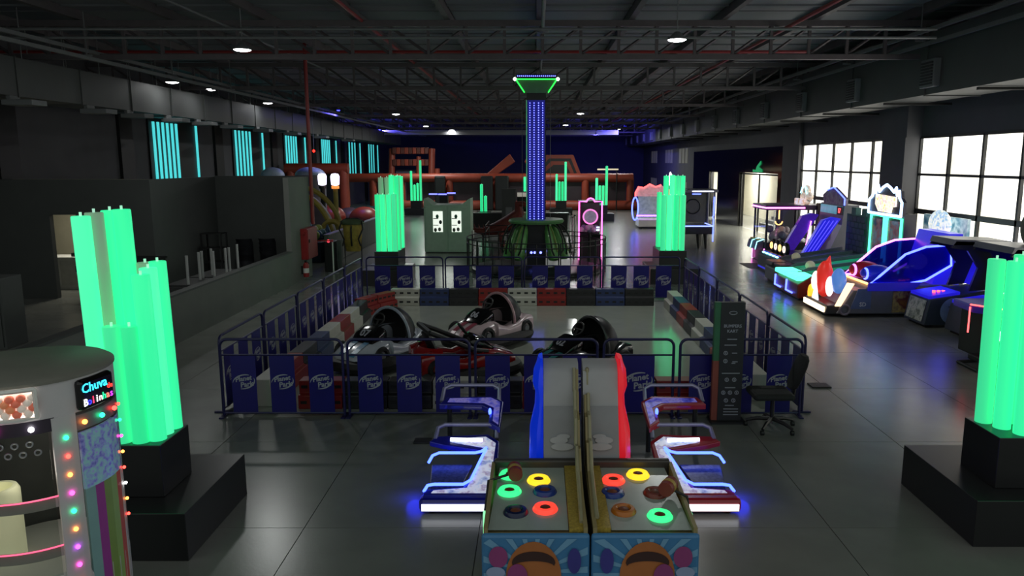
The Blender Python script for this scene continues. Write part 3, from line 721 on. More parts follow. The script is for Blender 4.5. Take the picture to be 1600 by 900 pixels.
# ================================================================= LIGHT-UP FRAMES beside the hammer game
def lightframe(side, label):
    s = side; cx = .44
    def X(a): return cx+s*a
    t = thing('light_up_frame', label, 'arcade game', (cx+s*1.3, 7.9, 0), group='pair of light-up step frames')
    Mb = mat('blue_frame','#15188c',.3,var=.05,coat=.4) if s<0 else mat('red_frame','#a01a2c',.3,var=.05,coat=.4)
    Mp = mat('lit_print_panel','#cfd6e6',.35,var=.35,scale=9,emit='#cdd8ee',es=.5,cols=['#5a68b0','#b8c4e8','#e4e8fa','#a898b8','#d0dcff']); Mp2 = mat('lit_print_panel_dim','#8f93c8',.35,var=.4,scale=12,emit='#3436a8',es=.4,cols=['#2a2a8a','#5a5ac8','#8a80c8','#3a3aa0'])
    Mw = mat('white_led_face','#f4f4ff',.4,var=.25,scale=60,emit='#f4f6ff',es=1.6); Nb = neon('blue_neon_tube',(.05,.10,1.),6.)
    def poly(pts, z0, z1, m, name, bev=.01):
        # points (a, y, z) define a sloped slab
        top = [(X(a),y,z+z1) for a,y,z in pts]; bot = [(X(a),y,z+z0) for a,y,z in pts]; n = len(pts)
        fs = [tuple(range(n)), tuple(range(2*n-1,n-1,-1))]+[(i,n+i,n+(i+1)%n,(i+1)%n) for i in range(n)]
        if s < 0: fs = [tuple(reversed(f)) for f in fs]
        return ob(name, MB().add(top+bot, fs), m, t, bev=bev, w=True)
    # front bumper with LED face
    f = ob('front_bumper', MB().box(min(X(.9),X(1.62)),max(X(.9),X(1.62)),7.1,7.24,.02,.17), Mb, t, bev=.04, w=True)
    ob('led_face', MB().box(min(X(.93),X(1.59)),max(X(.93),X(1.59)),7.088,7.1,.05,.12), Mw, t, w=True)
    # C-shaped slab (inner spine and two arms), sloped up towards the rear
    def zz(y): return .12+(y-7.2)*.24
    C = [(.9,7.24),(1.6,7.24),(1.6,7.36),(1.2,7.4),(1.02,8.02),(1.5,8.14),(1.66,8.2),(1.58,8.3),(1.0,8.34),(.86,8.2),(.86,7.5)]
    poly([(a,y,zz(y)) for a,y in C], -.06, .0, Mb, 'side_slab')
    Ci = [(.93,7.3),(1.52,7.3),(1.5,7.34),(1.16,7.38),(.98,8.06),(1.42,8.18),(1.42,8.24),(1.02,8.28),(.9,8.16)]
    poly([(a,y,zz(y)+.006) for a,y in Ci], -.004, .0, Mp, 'lit_panel', 0)
    ob('arm_led', MB().tube([(X(1.05),8.19,zz(8.19)+.02),(X(1.42),8.21,zz(8.2)+.02)], .022, 6), Mw, t, True, w=True)
    # second, rear C slab and its arm
    C2 = [(.86,8.3),(1.0,8.42),(1.0,8.7),(1.1,8.78),(1.62,8.8),(1.54,8.96),(.98,8.98),(.84,8.86)]
    poly([(a,y,zz(y)+.1) for a,y in C2], -.07, .0, Mb, 'rear_slab')
    Ci2 = [(.88,8.36),(.95,8.44),(.95,8.72),(1.08,8.82),(1.52,8.84),(1.5,8.92),(1.0,8.94),(.88,8.84)]
    poly([(a,y,zz(y)+.106) for a,y in Ci2], -.004, .0, Mp2, 'rear_lit_panel', 0)
    # foot plate and neon loop
    poly([(1.22,7.5,.14),(1.56,7.5,.14),(1.6,7.92,.2),(1.14,7.92,.2)], -.05, 0, mat('foot_plate','#5d6068',.35,metal=.6,var=.4,scale=30), 'foot_plate')
    ob('neon_tube', MB().tube([(X(1.6),7.33,.15),(X(1.57),7.4,.185),(X(1.5),7.42,.19),(X(1.2),7.42,.19),(X(1.13),7.5,.2),(X(1.03),7.95,.3),(X(1.0),8.05,.32)], .016, 8), Nb, t, True, w=True)
    ob('neon_tube', MB().tube([(X(1.0),8.08,.33),(X(1.05),8.0,.32),(X(1.12),7.98,.31),(X(1.52),7.98,.31),(X(1.59),7.95,.29),(X(1.62),7.85,.25)], .016, 8), Nb, t, True, w=True)
    ob('neon_drop', MB().sphere((X(.99),8.6,zz(8.6)+.12),(.02,.03,.045),10,6), Nb, t, True, w=True)
    # grey grab tubes
    for y, z0, h in ((8.3,.36,.12),(8.95,.6,.16)):
        ob('grab_tube', MB().tube([(X(.9),y,z0),(X(.9),y+.08,z0+h*.8),(X(.98),y+.12,z0+h),(X(1.5),y+.12,z0+h),(X(1.58),y+.08,z0+h*.8),(X(1.6),y-.04,z0)], .025, 8), mat('tube_grey','#9a98b4',.3,metal=.4,var=.05), t, True, w=True)
    for a, y in ((.93,7.5),(.93,8.8),(1.5,7.18),(1.5,8.85)):
        ob('foot', MB().cyl((X(a),y,0),(X(a),y,max(.06,zz(y)-.05+(.1 if y>8.4 else 0))),.03,n=8), M_black, t, w=True)
    light('frame_glow', 'POINT', (s*.42,-.4,.1), 2.2, t, .1, (.02,.03,1))
lightframe(-1, 'blue light-up step frame with neon loop left of the hammer game')
lightframe(1, 'red light-up step frame with neon loop right of the hammer game')

# ================================================================= BALL MACHINE (near left)
bc = (-3.35, 4.8); R = .5
bm_ = thing('ball_machine', 'round grey ball-rain machine with coloured bulbs at lower left', 'arcade game', (bc[0], bc[1], 0))
Mg = mat('machine_grey','#bcbabd',.4,var=.04); Mtop = mat('machine_top','#6c6c64',.6,var=.06)
def cp(phi, z, r=R): return (bc[0]+r*math.sin(phi), bc[1]-r*math.cos(phi), z)
def shell(phi0, phi1, z0, z1, r=R, n=14, th=.02):
    a = [phi0+(phi1-phi0)*i/n for i in range(n+1)]
    rings = [[cp(p,z0,r),cp(p,z1,r),cp(p,z1,r-th),cp(p,z0,r-th)] for p in a]
    return MB().loft(rings)
D = math.radians
ob('base_drum', MB().lathe([(R,0),(R,.84),(R-.03,.87),(R-.06,.87)], (bc[0],bc[1],0), 40), Mg, bm_, True, w=True)
ob('top_cap', MB().lathe([(R-.1,2.16),(R+.01,2.16),(R+.01,2.18),(R-.02,2.2),(.02,2.2)], (bc[0],bc[1],0), 48), Mtop, bm_, True, w=True)
ob('top_drum', MB().lathe([(R-.005,1.94),(R,1.94),(R,2.165)], (bc[0],bc[1],0), 48), Mg, bm_, True, w=True)
win_m = mat('ball_window_glow','#f4e8df',.5,var=0,emit='#fff2e4',es=.55)
ob('window_back', shell(D(-60),D(38),1.985,2.14,R+.004,16,.003), win_m, bm_, True, w=True)
for z in (1.982, 2.142): ob('window_light_strip', MB().tube([cp(D(-60+98*i/16),z,R+.01) for i in range(17)], .008, 6), neon('warm_white_led','#fff6ea',3), bm_, True, w=True)
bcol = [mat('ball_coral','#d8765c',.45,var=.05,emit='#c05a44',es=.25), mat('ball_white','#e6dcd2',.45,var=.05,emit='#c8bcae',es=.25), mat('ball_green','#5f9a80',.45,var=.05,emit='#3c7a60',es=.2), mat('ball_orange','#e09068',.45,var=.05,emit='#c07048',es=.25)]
bmesh_ = {}
k = 0
for r_, z in enumerate((2.002,2.036,2.07,2.1)):
    for i in range(15):
        phi = D(-56+6.4*i+(3 if r_ % 2 else 0)); ci = 2 if (r_, i) in ((2,9),) else random.choice((0,0,1,1,3,0))
        p = cp(phi, z, R+.012); p = (p[0]-bc[0], p[1]-bc[1], p[2])
        if ci not in bmesh_: bmesh_[ci] = ob('plastic_ball', MB().sphere((0,0,0),.026,10,8), bcol[ci], bm_, True); bmesh_[ci].location = p
        else: inst(bmesh_[ci], bm_, p, name='plastic_ball')
ob('window_pane', shell(D(-60),D(38),1.98,2.145,R+.045,16,.004), glass('machine_glass'), bm_, True, w=True)
ob('window_bezel', MB().tube([cp(D(-60+98*i/16),1.972,R+.03) for i in range(17)]+[cp(D(38),2.148,R+.03)]+[cp(D(38-98*i/16),2.15,R+.03) for i in range(17)], .014, 6, True), M_white, bm_, True, w=True)
ob('bulb_band', shell(D(-70),D(48),1.86,1.945,R+.002,16,.02), mat('dark_violet_band','#2a2230',.4), bm_, True, w=True)
bulbc = {'red':'#ff3a30','pink':'#ff3ac8','white':'#ffffff','green':'#1effa0','orange':'#ff8a3a','violet':'#c83aff'}
def bulb(p, c, r=.014):
    o = ob('light_bulb', MB().sphere((0,0,0),r,10,8), neon('bulb_'+c, bulbc[c], 7), bm_, True); o.location = (p[0]-bc[0],p[1]-bc[1],p[2])
for ph, c in ((-50,'green'),(-25,'orange'),(-3,'red'),(13,'pink'),(34,'white')): bulb(cp(D(ph),1.9,R+.02), c, .017)
# clear chamber
ob('chamber_pane', shell(D(-100),D(44),.9,1.86,R-.02,24,.005), glass('chamber_glass','e8ece8',.1), bm_, True, w=True)
hh = None
for i in range(7):
    for j in range(2):
        ph = D(-22+9*i+(4.5 if j else 0)); p = cp(ph, 1.80-.06*j, R-.012)
        M_ = T(p[0],p[1],p[2],0,0,ph) @ Matrix.Rotation(PI/2,4,'X')
        ob('air_hole', MB().torus((0,0,0),.017,.005,'z',14,6,M=M_), M_chrome, bm_, True, w=True)
ob('rear_panel', shell(D(100),D(260),.5,1.94,R,18,.02), mat('rear_dark','#3b3b3a',.5), bm_, True, w=True)
for z, nm in ((1.39,'upper'),(1.06,'lower')):
    ob('hoop_rail', shell(D(-100),D(46),z-.035,z+.035,R-.03,24,.02), mat('hoop_pale','#b9aeb0',.4), bm_, True, w=True)
    ob('hoop_neon', MB().tube([cp(D(-100+146*i/24),z+.04,R-.02) for i in range(25)], .005, 6), neon('pink_neon_thin','#ff5a80',1.6), bm_, True, w=True)
ob('ball_chute', MB().lathe([(.0,.9),(.13,.9),(.13,1.36),(.115,1.39),(.09,1.39),(.09,1.1),(.0,1.1)], (bc[0]-.2,bc[1]-.12,0), 28), mat('chute_cream','#e6e2c2',.4,var=.03,emit='#f4eec4',es=.3), bm_, True, w=True)
ob('chamber_floor', MB().lathe([(.0,.86),(R-.05,.86),(R-.05,.9),(.0,.9)], (bc[0],bc[1],0), 32), M_white, bm_, w=True)
# post with bulbs and side facet
ob('front_post', shell(D(46),D(62),.5,1.94,R+.004,4,.03), Mg, bm_, w=True)
for i, c in enumerate(('green','red','orange','pink','green','orange','violet','pink','red','green')): bulb(cp(D(54),1.80-.122*i,R+.012), c)
ob('tinsel_panel', shell(D(64),D(112),1.42,1.8,R,8,.02), mat('tinsel_violet','#7d82b8',.25,scale=26,emit='#3c48a8',es=.3,cols=['#4a4a90','#6a70a8','#6a9a98','#7a72b0']), bm_, True, w=True)
for i, c in enumerate(('#7fa6a8','#9a3f96','#7f9a4a','#8fae5a','#c85a4c','#c9c4c0')):
    ob('rainbow_stripe', shell(D(64+8*i),D(72+8*i),.5,1.42,R,2,.02), mat('stripe_'+c, c, .45, var=.06), bm_, True, w=True)
ob('side_bulb_band', shell(D(62),D(112),1.82,1.92,R+.002,8,.02), mat('grey_band','#6c6c72',.4), bm_, True, w=True)
for ph, c in ((67,'orange'),(82,'green'),(98,'red')): bulb(cp(D(ph),1.87,R+.02), c, .016)
for i, c in enumerate(('red','green','pink','orange','red','white','orange','red')): bulb(cp(D(112),1.86-.115*i,R+.012), c, .011)
# screen with lettering
ph = D(80); sp_ = cp(ph, 2.045, R-.035)
Ms = T(sp_[0],sp_[1],sp_[2],0,0,ph) @ Matrix.Rotation(PI/2,4,'X')
ob('sign_screen', MB().box(-.145,.145,-.1,.1,0,.06,Ms), M_blackgloss, bm_, bev=.025, w=True)
def letters(txt, x, y, size, col, sh=0):
    ob('lettering', MB().text(txt, size, .001, Ms @ T(x,y,.063,0,0,0), bold=.01), neon('letters_'+col, col, 2.2), bm_, w=True)
letters('Chuva', -.03, .04, .085, '#38d8ff'); letters('de', .1, .005, .05, '#ff3a30')
for i, (ch, c) in enumerate(zip('Bolinhas', ('#ffffff','#3a3aff','#ff3a60','#ffffff','#f0d0d0','#28e08a','#ff6a5a','#c83aff'))): letters(ch, -.115+.032*i, -.05, .066, c)
light('ball_window_glow', 'POINT', (.0,-.1,1.5), 1.5, bm_, .1, (1,.9,.8))

# ================================================================= TOTEM, OFFICE CHAIR
t = thing('sign_totem', 'tall dark information totem with white text before the rink', 'sign', (2.62, 9.88, 0))
ob('panel', MB().box(-.16,.16,-.03,.06,.03,1.66), mat('totem_dark','#232428',.5), t); ob('side_strip', MB().box(-.24,-.16,-.02,.06,.03,.86), mat('totem_rust','#8a4436',.5), t)
ob('side_strip', MB().box(-.24,-.16,-.02,.06,.86,1.66), mat('totem_green','#2f6a46',.5), t); ob('foot', MB().box(-.26,.2,-.12,.16,0,.03), M_black, t)
Mt = lambda z, x=0: T(x,-.033,z,PI/2)
def tl(txt, z, s, x=0): ob('lettering', MB().text(txt, s, .001, Mt(z,x), bold=.02), M_logo, t)
tl('BUMPERS', 1.34, .058); tl('KART', 1.27, .058)
ob('emblem', MB().torus((0,-.033,1.52),(.05,.022),.005,'y',20,6), M_logo, t)
for z, w_, x in ((1.16,.13,0),(1.08,.16,-.02),(.97,.07,.04),(.85,.07,.05),(.83,.05,.03),(.69,.24,0),(.49,.14,0),(.24,.12,0),(.19,.2,.02),(.15,.2,.02),(.11,.2,.02)):
    ob('text_line', MB().box(x-w_/2,x+w_/2,-.034,-.03,z-.006,z+.006), M_logo, t)
ic = None
for x, z in ((-.05,.6),(.05,.6),(-.09,.42),(0,.42),(.09,.42),(-.05,.31),(.05,.31),(-.08,.97),(-.08,.86)):
    if ic is None: ic = ob('icon', MB().torus((0,-.033,0),.024,.006,'y',16,6).box(-.006,.006,-.036,-.03,-.012,.012), M_logo, t); ic.location = (x,0,z)
    else: inst(ic, t, (x,0,z), name='icon')
t = thing('office_chair', 'black swivel office chair in front of the barrier', 'chair', (3.16, 9.62, 0), D(0))
Mf = mat('black_fabric','#1c1e1d',.85,var=.15,scale=30,bump=.1)
ob('seat', MB().box(-.34,.2,-.24,.24,.44,.53), Mf, t, bev=.045)
ob('backrest', MB().loft([[(.22+.1*k+.03*math.cos(a)*1.2, .23*e*math.cos(a), .6+.46*k+.0*math.sin(a)) if False else (.2+.16*k+.035*math.sin(a), .22*e*math.cos(a), .56+.44*k) for a in [2*PI*j/16 for j in range(16)]] for k,e in ((0,.5),(.1,.85),(.35,1),(.75,1),(.93,.85),(1,.5))]), Mf, t, True)
ob('back_support', MB().tube([(.05,0,.44),(.24,0,.44),(.27,0,.7)], .025, 6), M_black, t, True)
ob('gas_lift', MB().cyl((-.03,0,.12),(-.03,0,.45),.028,n=10), M_black, t, True)
for k in range(5):
    a = 2*PI*k/5+.3; lg_ = ob('leg', MB().tube([(-.03,0,.14),(-.03+.2*math.cos(a),.2*math.sin(a),.12),(-.03+.33*math.cos(a),.33*math.sin(a),.08)], [.03,.025,.018], 6), M_black, t, True)
    cx_, cy_ = -.03+.33*math.cos(a), .33*math.sin(a)
    ob('caster', MB().cyl((cx_-.02,cy_,.032),(cx_+.02,cy_,.032),.032,n=10), M_rubber, lg_, True)
ob('armrest_lever', MB().tube([(.0,.24,.42),(.0,.3,.42)], .012, 6), M_black, t)

# ================================================================= DROP TOWER
TY = 24.5
t = thing('drop_tower', 'tall drop tower ride with blue LED column and green seats', 'ride', (0, TY, 0))
Mtg = mat('tower_green','#5f8a5a',.5,var=.08); Mdk = mat('tower_dark','#16171c',.4)
ob('base_disc', MB().lathe([(2.1,0),(2.1,.12),(2.0,.16),(.1,.16)], n=48), Mdk, t, True)
ob('column', MB().box(-.3,.3,-.3,.3,.16,5.7), Mdk, t)
ob('column_face', MB().box(-.27,.27,-.32,-.3,1.66,5.4), mat('column_blue','#1c1c78',.3,var=.1,emit=(.01,.01,.30),es=.35), t)
Nbl = neon('blue_led_dot',(.12,.14,1.),6.)
dot = MB()
for x in (-.2,-.07,.07,.2): ob('led_row', (lambda m: [m.box(x-.013,x+.013,-.335,-.32,1.7+.075*i,1.725+.075*i) for i in range(49)] and m)(MB()), Nbl, t)
ob('column_edge', MB().box(-.32,-.29,-.33,-.28,1.6,5.4), mat('edge_green','#7ad8a8',.4,emit='#3a8a6a',es=.4), t)
crown = [[(s_*a,c_*a,z) for s_,c_ in ((-1,-1),(1,-1),(1,1),(-1,1))] for a,z in ((.36,5.62),(.62,6.0))]
ob('crown_funnel', MB().loft(crown), Mtg, t); ob('crown_cap', MB().box(-.62,.62,-.62,.62,6.0,6.14), Mdk, t)
Ngr = neon('green_led_line','#28ff4a',2.5)
ob('crown_led', MB().tube([(-.63,-.63,6.0),(.63,-.63,6.0)], .018, 6), Ngr, t); ob('crown_led', MB().tube([(-.37,-.37,5.63),(-.63,-.63,5.99)], .018, 6), Ngr, t); ob('crown_led', MB().tube([(.37,-.37,5.63),(.63,-.63,5.99)], .018, 6), Ngr, t)
ob('crown_blue_led', (lambda m: [m.box(-.58+.06*i,-.555+.06*i,-.64,-.62,6.08,6.11) for i in range(20)] and m)(MB()), Nbl, t)
for x in (-.66,.66): ob('corner_lamp', MB().sphere((x,-.66,6.0),.05,10,8), neon('corner_lamp_white','#e8ffe8',8), t, True)
for x in (-.45,.45): ob('guide_cable', MB().cyl((x,0,1.6),(x,0,5.7),.008,n=5), M_pipe, t)
ob('carriage_ring', MB().lathe([(.36,1.58),(.86,1.56),(.9,1.62),(.86,1.68),(.36,1.7)], n=36), Mtg, t, True)
Msg = mat('seat_green','#5f9550',.35,var=.15,coat=.4); Msl = mat('seat_olive','#6a7a38',.4,var=.1)
seat0 = None
def seat_parts(a):
    g = []
    rings = []
    for z, w_, d_, y in ((1.5,.09,.1,.62),(1.3,.14,.17,.68),(1.0,.18,.2,.78),(.7,.2,.22,.88),(.5,.18,.24,.92),(.42,.12,.16,.9)):
        rings.append([(w_*math.cos(b), -y+d_*math.sin(b), z) for b in [2*PI*j/14 for j in range(14)]])
    s_ = ob('seat_shell', MB().loft(rings), Msg, t, True); s_.rotation_euler = (0,0,a)
    for q in (-1,1):
        h = ob('harness_tube', MB().tube([(q*.08,-.7,1.58),(q*.2,-.9,1.42),(q*.24,-1.06,1.1),(q*.22,-1.12,.75),(q*.12,-1.1,.6)], .026, 6), M_rubber, s_, True)
    ob('seat_stripe', MB().tube([(0,-.75,1.46),(0,-.87,1.28),(0,-1.0,1.0),(0,-1.12,.7)], .028, 6), Msl, s_, True)
    return s_
s0 = seat_parts(D(-68))
for k in (-37,37,68,112,143,217,248):
    c = inst(s0, t, rz=D(k), name='seat_shell')
    for g in list(s0.children): inst(g, c)
for x in (-.16,-.05,.14): ob('status_light', MB().sphere((x,-.33,.62),.04,8,6), Nbl, t)
# ring fence round the tower
rf0 = None
for k in range(10):
    a = D(-90+36*k)
    lb = 'curved black railing section round the tower, %s clockwise from the front' % ORD[k]
    if rf0 is None:
        rf0 = thing('ring_railing', lb, 'railing', (0,TY,0), a, group='railings round the drop tower')
        arc = [D(-17.2+34.4*i/8) for i in range(9)]; Rr = 2.25
        for z, n_ in ((1.1,'top_rail'),(.95,'mid_rail'),(.08,'low_rail')): ob(n_, MB().tube([(Rr*math.cos(b),Rr*math.sin(b),z) for b in arc], .018, 6), M_black, rf0, True)
        for b in (arc[0],arc[4],arc[8]): ob('post', MB().cyl((Rr*math.cos(b),Rr*math.sin(b),0),(Rr*math.cos(b),Rr*math.sin(b),1.1),.02,n=6), M_black, rf0)
        for b in (arc[2],arc[6]): ob('baluster', MB().cyl((Rr*math.cos(b),Rr*math.sin(b),.08),(Rr*math.cos(b),Rr*math.sin(b),.95),.01,n=5), M_black, rf0)
    else: dup(rf0, (0,TY,0), a, lb)

# ================================================================= GREEN BOOTH, PINK CLAW MACHINE, DRAGON
t = thing('locker_booth', 'grey-green double booth with two lit windows left of tower', 'booth', (-3.45, 29.9, 0))
Mbo = mat('booth_green','#b2d2ba',.5,var=.05)
ob('body', MB().box(-.9,.9,-.6,.6,.03,1.86), Mbo, t)
for s_ in (-1,1):
    ob('crest', MB().prism([(s_*.9,1.86),(s_*.9,2.1),(s_*.8,2.06),(s_*.6,1.9),(s_*.5,1.86)], 'y', -.6, .6), Mbo, t)
    d = ob('door', MB().box(s_*.44-.41,s_*.44+.41,-.63,-.6,.06,1.8), Mbo, t, bev=.01)
    ob('lit_window', MB().box(s_*.36-.19,s_*.36+.19,-.645,-.63,.82,1.62), mat('booth_window_glow','#eef4ea',.4,var=.1,scale=3,emit='#eef6ea',es=.95), d)
    ob('window_frame', MB().tube([(s_*.36-.2,-.65,.81),(s_*.36+.2,-.65,.81),(s_*.36+.2,-.65,1.63),(s_*.36-.2,-.65,1.63)], .014, 4, True), Mbo, d)
    for z in (1.08,1.34): ob('window_shelf', MB().box(s_*.36-.18,s_*.36+.02,-.66,-.645,z-.015,z+.015), M_white, d)
    for x_, z, c in ((-.02,1.42,'#2f7a5a'),(.1,1.2,'#3a4048'),(.06,.92,'#8a8f8a'),(-.1,.9,'#5f6a60')): ob('prize', MB().sphere((s_*.36+x_,-.65,z),(.06,.02,.08),8,6), mat('prize_'+c,c,.5), d, True)
ob('plinth', MB().box(-.88,.88,-.58,.58,0,.03), M_black, t); ob('side_dispenser', MB().box(.9,1.0,-.4,-.1,.55,.85), M_white, t, bev=.02)
light('booth_glow','AREA',(0,-.8,1.2),3,t,.6,(.95,1,.93),(-PI/2,0,0))
t = thing('claw_machine', 'claw machine outlined in pink neon right of the tower', 'arcade game', (2.0, 28.3, 0))
Np = neon('pink_neon',(1.,.12,.62),4.)
ob('cabinet', MB().box(-.4,.4,-.3,.45,0,.75), M_black, t); ob('back_panel', MB().box(-.4,.4,.4,.45,.75,2.05), mat('claw_back','#241a2c',.4), t)
ob('roof', MB().box(-.42,.42,-.35,.45,2.0,2.08), M_black, t)
arch = [(-.42,-.37,0.02),(-.42,-.37,2.06),(-.14,-.37,2.06)]+[(.14*math.cos(a),-.37,2.06+.12*math.sin(a)) for a in [PI*(8-i)/8 for i in range(1,8)]]+[(.14,-.37,2.06),(.42,-.37,2.06),(.42,-.37,.02)]
ob('neon_outline', MB().tube(arch, .026, 8), Np, t, True)
ob('round_sign', MB().torus((0,-.3,1.5),.26,.03,'y',24,6), neon('pink_dim','#ff8ad8',1.2), t, True); ob('sign_disc', MB().cyl((0,-.28,1.5),(0,-.3,1.5),.24,n=24), mat('sign_disc','#8f88a0',.4,var=.4,scale=8,emit='#a89cb8',es=.3), t)
for i in range(9): ob('plush_toy', MB().sphere((-.3+.075*i,-.1+.05*(i%3),1.0+.08*(i%2)),.11,10,8), mat('plush_%d'%(i%3),('#b8b2bc','#7a7f98','#d0c8d0')[i%3],.8), t, True)
ob('front_pane', MB().box(-.38,.38,-.33,-.325,.75,2.0), glass('machine_glass'), t)
ob('control_box', MB().box(.05,.35,-.42,-.3,.7,.85), M_blackgloss, t, bev=.02)
for z in (.98,1.08): ob('status_screen', MB().box(.22,.34,-.36,-.34,z,z+.06), neon('pale_screen','#c8d8ff',1.8), t)
t = thing('dragon_statue', 'red dragon statue with raised wing behind the railing', 'statue', (-1.05, 31.5, 0))
Md = mat('dragon_red','#6e2a22',.6,var=.2,scale=6); Mw_ = mat('dragon_wing','#a0543c',.6,var=.15)
ob('body', MB().tube([(-1.75,.0,.75),(-1.2,.1,.62),(-.6,0,.75),(0,0,1.0),(.35,-.1,1.45),(.3,-.25,1.8),(.55,-.4,1.85)], [.05,.16,.28,.36,.22,.15,.07], 12), Md, t, True)
ob('head', MB().loft([[(.3+.55*k,-.3-.15*k+r_*math.cos(a),1.82-.08*k+r_*.8*math.sin(a)) for a in [2*PI*j/10 for j in range(10)]] for k,r_ in ((0,.1),(.3,.16),(.7,.11),(1,.05))]), Md, t, True)
ob('wing', MB().add([(.2,.0,1.6),(-.35,.1,1.15),(-.42,.05,.85),(-.22,.0,1.0),(-.12,-.05,.78),(.02,-.05,.98),(.18,-.08,.82),(.25,0,1.1)],[(0,1,2,3),(0,3,4,5),(0,5,6,7)]), Mw_, t)
for i in range(9): ob('spine', MB().cyl((-1.7+.19*i,.02,.8-.08*math.sin(i*.5)),(-1.74+.19*i,.02,1.0-.06*math.sin(i*.5)),.04,.005,n=5), Md, t)
for x, y in ((-.35,-.2),(-.35,.2),(.1,-.2),(.1,.2)): ob('leg', MB().tube([(x,y,.8),(x-.08,y,.4),(x,y-.05,0.03)], [.13,.09,.1], 8), Md, t, True)
# ================================================================= ARCADE ROW ON THE RIGHT
Mcab = mat('cabinet_charcoal','#2a2b33',.35,var=.08); Mcabg = mat('cabinet_grey','#6a6b78',.35,var=.06)
Nblue = neon('arcade_blue_neon',(.08,.12,1.),5.); Npurp = neon('arcade_purple_neon',(.55,.15,1.),4.); Npink = neon('arcade_pink_neon',(1.,.2,.75),4.); Ncy = neon('arcade_cyan_neon',(.25,.8,1.),4.)
Ngn = neon('arcade_green_neon',(.08,.9,.45),2.6); Norg = neon('arcade_orange_neon',(1.,.45,.12),4.); Nred = neon('arcade_red_neon',(1.,.08,.08),4.)
Mblue = mat('cabinet_blue_lit','#2422a8',.3,var=.2,scale=3,emit=(.015,.01,.6),es=.8); Mviolet = mat('cabinet_violet_lit','#4a2ab0',.3,var=.3,scale=3,emit=(.08,.02,.5),es=.35)
Mscr = mat('lit_artwork','#c8c0e0',.3,scale=7,emit='#b8b4e8',es=.9,cols=['#5a70c0','#e8e0f0','#c89a80','#a0d0e0'])
def prof(poly, y0, y1): return MB().prism(poly, 'y', y0, y1)
# --- prize machine with pink top
t = thing('prize_machine', 'glass prize machine with pink neon top and robot-like crest', 'arcade game', (9.0, 27.0, 0), group='arcade row')
ob('cabinet', MB().box(8.0,10.0,26.3,27.8,0,.72), Mcab, t, bev=.03, w=True)
for x in (8.03,9.0,9.97):
    for y in (26.33,27.77): ob('corner_post', MB().box(x-.03,x+.03,y-.03,y+.03,.72,1.85), M_black, t, w=True)
ob('roof', MB().box(7.95,10.05,26.25,27.85,1.85,2.02), mat('purple_roof','#4a2a58',.35), t, bev=.02, w=True)
ob('neon_edge', MB().tube([(7.94,27.8,1.93),(7.94,26.24,1.93),(9.3,26.24,1.93)], .03, 6), Npink, t, True, w=True)
for y in (26.26,27.7): ob('neon_upright', MB().tube([(7.96,y,.02),(7.96,y,.5)], .02, 6), Npink, t, w=True)
ob('front_pane', MB().box(8.0,8.01,26.36,27.74,.75,1.85), glass('machine_glass'), t, w=True); ob('side_pane', MB().box(8.06,9.97,26.3,26.31,.75,1.85), glass('machine_glass'), t, w=True)
for i in range(22): ob('plush_prize', MB().sphere((8.3+random.random()*1.4,26.6+random.random()*.9,.85+random.random()*.25),.14,8,6), mat('plush_%d'%(i%3),('#b8b2bc','#7a7f98','#d0c8d0')[i%3],.8), t, True, w=True)
ob('claw_rig', MB().tube([(8.6,26.8,1.85),(8.6,26.8,1.5)],.02,6).torus((8.6,26.8,1.42),.12,.02,'y',14,6,PI,2*PI), Norg, t, True, w=True)
for y in (26.5,27.1):
    c = ob('control_panel', MB().prism([(7.72,.45),(8.0,.45),(8.0,.8),(7.78,.72)],'y',y,y+.5), Mcabg, t, bev=.02, w=True)
    ob('panel_neon', MB().tube([(7.71,y,.46),(7.77,y,.73),(8.0,y,.81)],.015,6), Ncy, t, True, w=True)
    ob('panel_stripe', MB().box(7.8,7.95,y+.1,y+.4,.77,.8), mat('hazard_yellow','#c89a28',.4), t, w=True)
cr = MB()
for i,(y,z,r_) in enumerate(((26.45,2.3,.17),(26.7,2.5,.2),(26.95,2.3,.17),(26.7,2.22,.24))): cr.sphere((9.5,y,z),(.14,r_,r_),12,8)
ob('crest', cr, mat('crest_pale','#b8a8a0',.4,scale=7,emit='#c0a898',es=.5,cols=['#407078','#d8b8a0','#e8e0d8','#a06a5a']), t, True, w=True); ob('crest_light', MB().tube([(9.38,26.4,2.42),(9.38,26.55,2.62),(9.38,26.7,2.7),(9.38,26.85,2.62),(9.38,27.0,2.42)],.02,6), Ncy, t, True, w=True)
ob('crest_sign', MB().box(9.2,9.3,26.28,27.1,1.98,2.24), Mscr, t, bev=.03, w=True)
ob('speaker_tower', MB().box(9.7,10.1,26.1,26.29,.0,2.1), mat('maroon_dark','#2c1a22',.4), t, w=True); ob('speaker_ring', MB().torus((9.9,26.08,1.75),.14,.03,'y',18,6), mat('ring_brown','#5a3a40',.4), t, True, w=True)
# --- tyre game with blue slope
t = thing('driving_game', 'driving game with blue sloped screen, tyres and red number display', 'arcade game', (8.6, 24.0, 0), group='arcade row')
ob('base', prof([(7.35,0),(9.8,0),(9.8,.62),(7.55,.62),(7.35,.5)],23.0,24.9), Mcab, t, bev=.02, w=True)
ob('apron', MB().prism([(7.33,.1),(7.35,.1),(7.55,.62),(7.53,.62)],'y',23.1,24.8), Mblue, t, w=True)
for i in range(5): ob('apron_neon', MB().box(7.45,7.5,23.2+.34*i,23.4+.34*i,.56,.6), Ncy, t, w=True)
for i in range(4):
    c = (7.75, 23.3+.42*i, .82)
    tr = ob('tyre', MB().torus(c,.15,.07,'x',18,8), M_rubber, t, True, w=True); ob('tyre_ring', MB().torus((c[0]-t.location.x-.07,c[1]-t.location.y,c[2]),.09,.02,'x',18,6), (neon('ring_white','#ffe0d0',1.5),Norg)[i%2], tr, True)
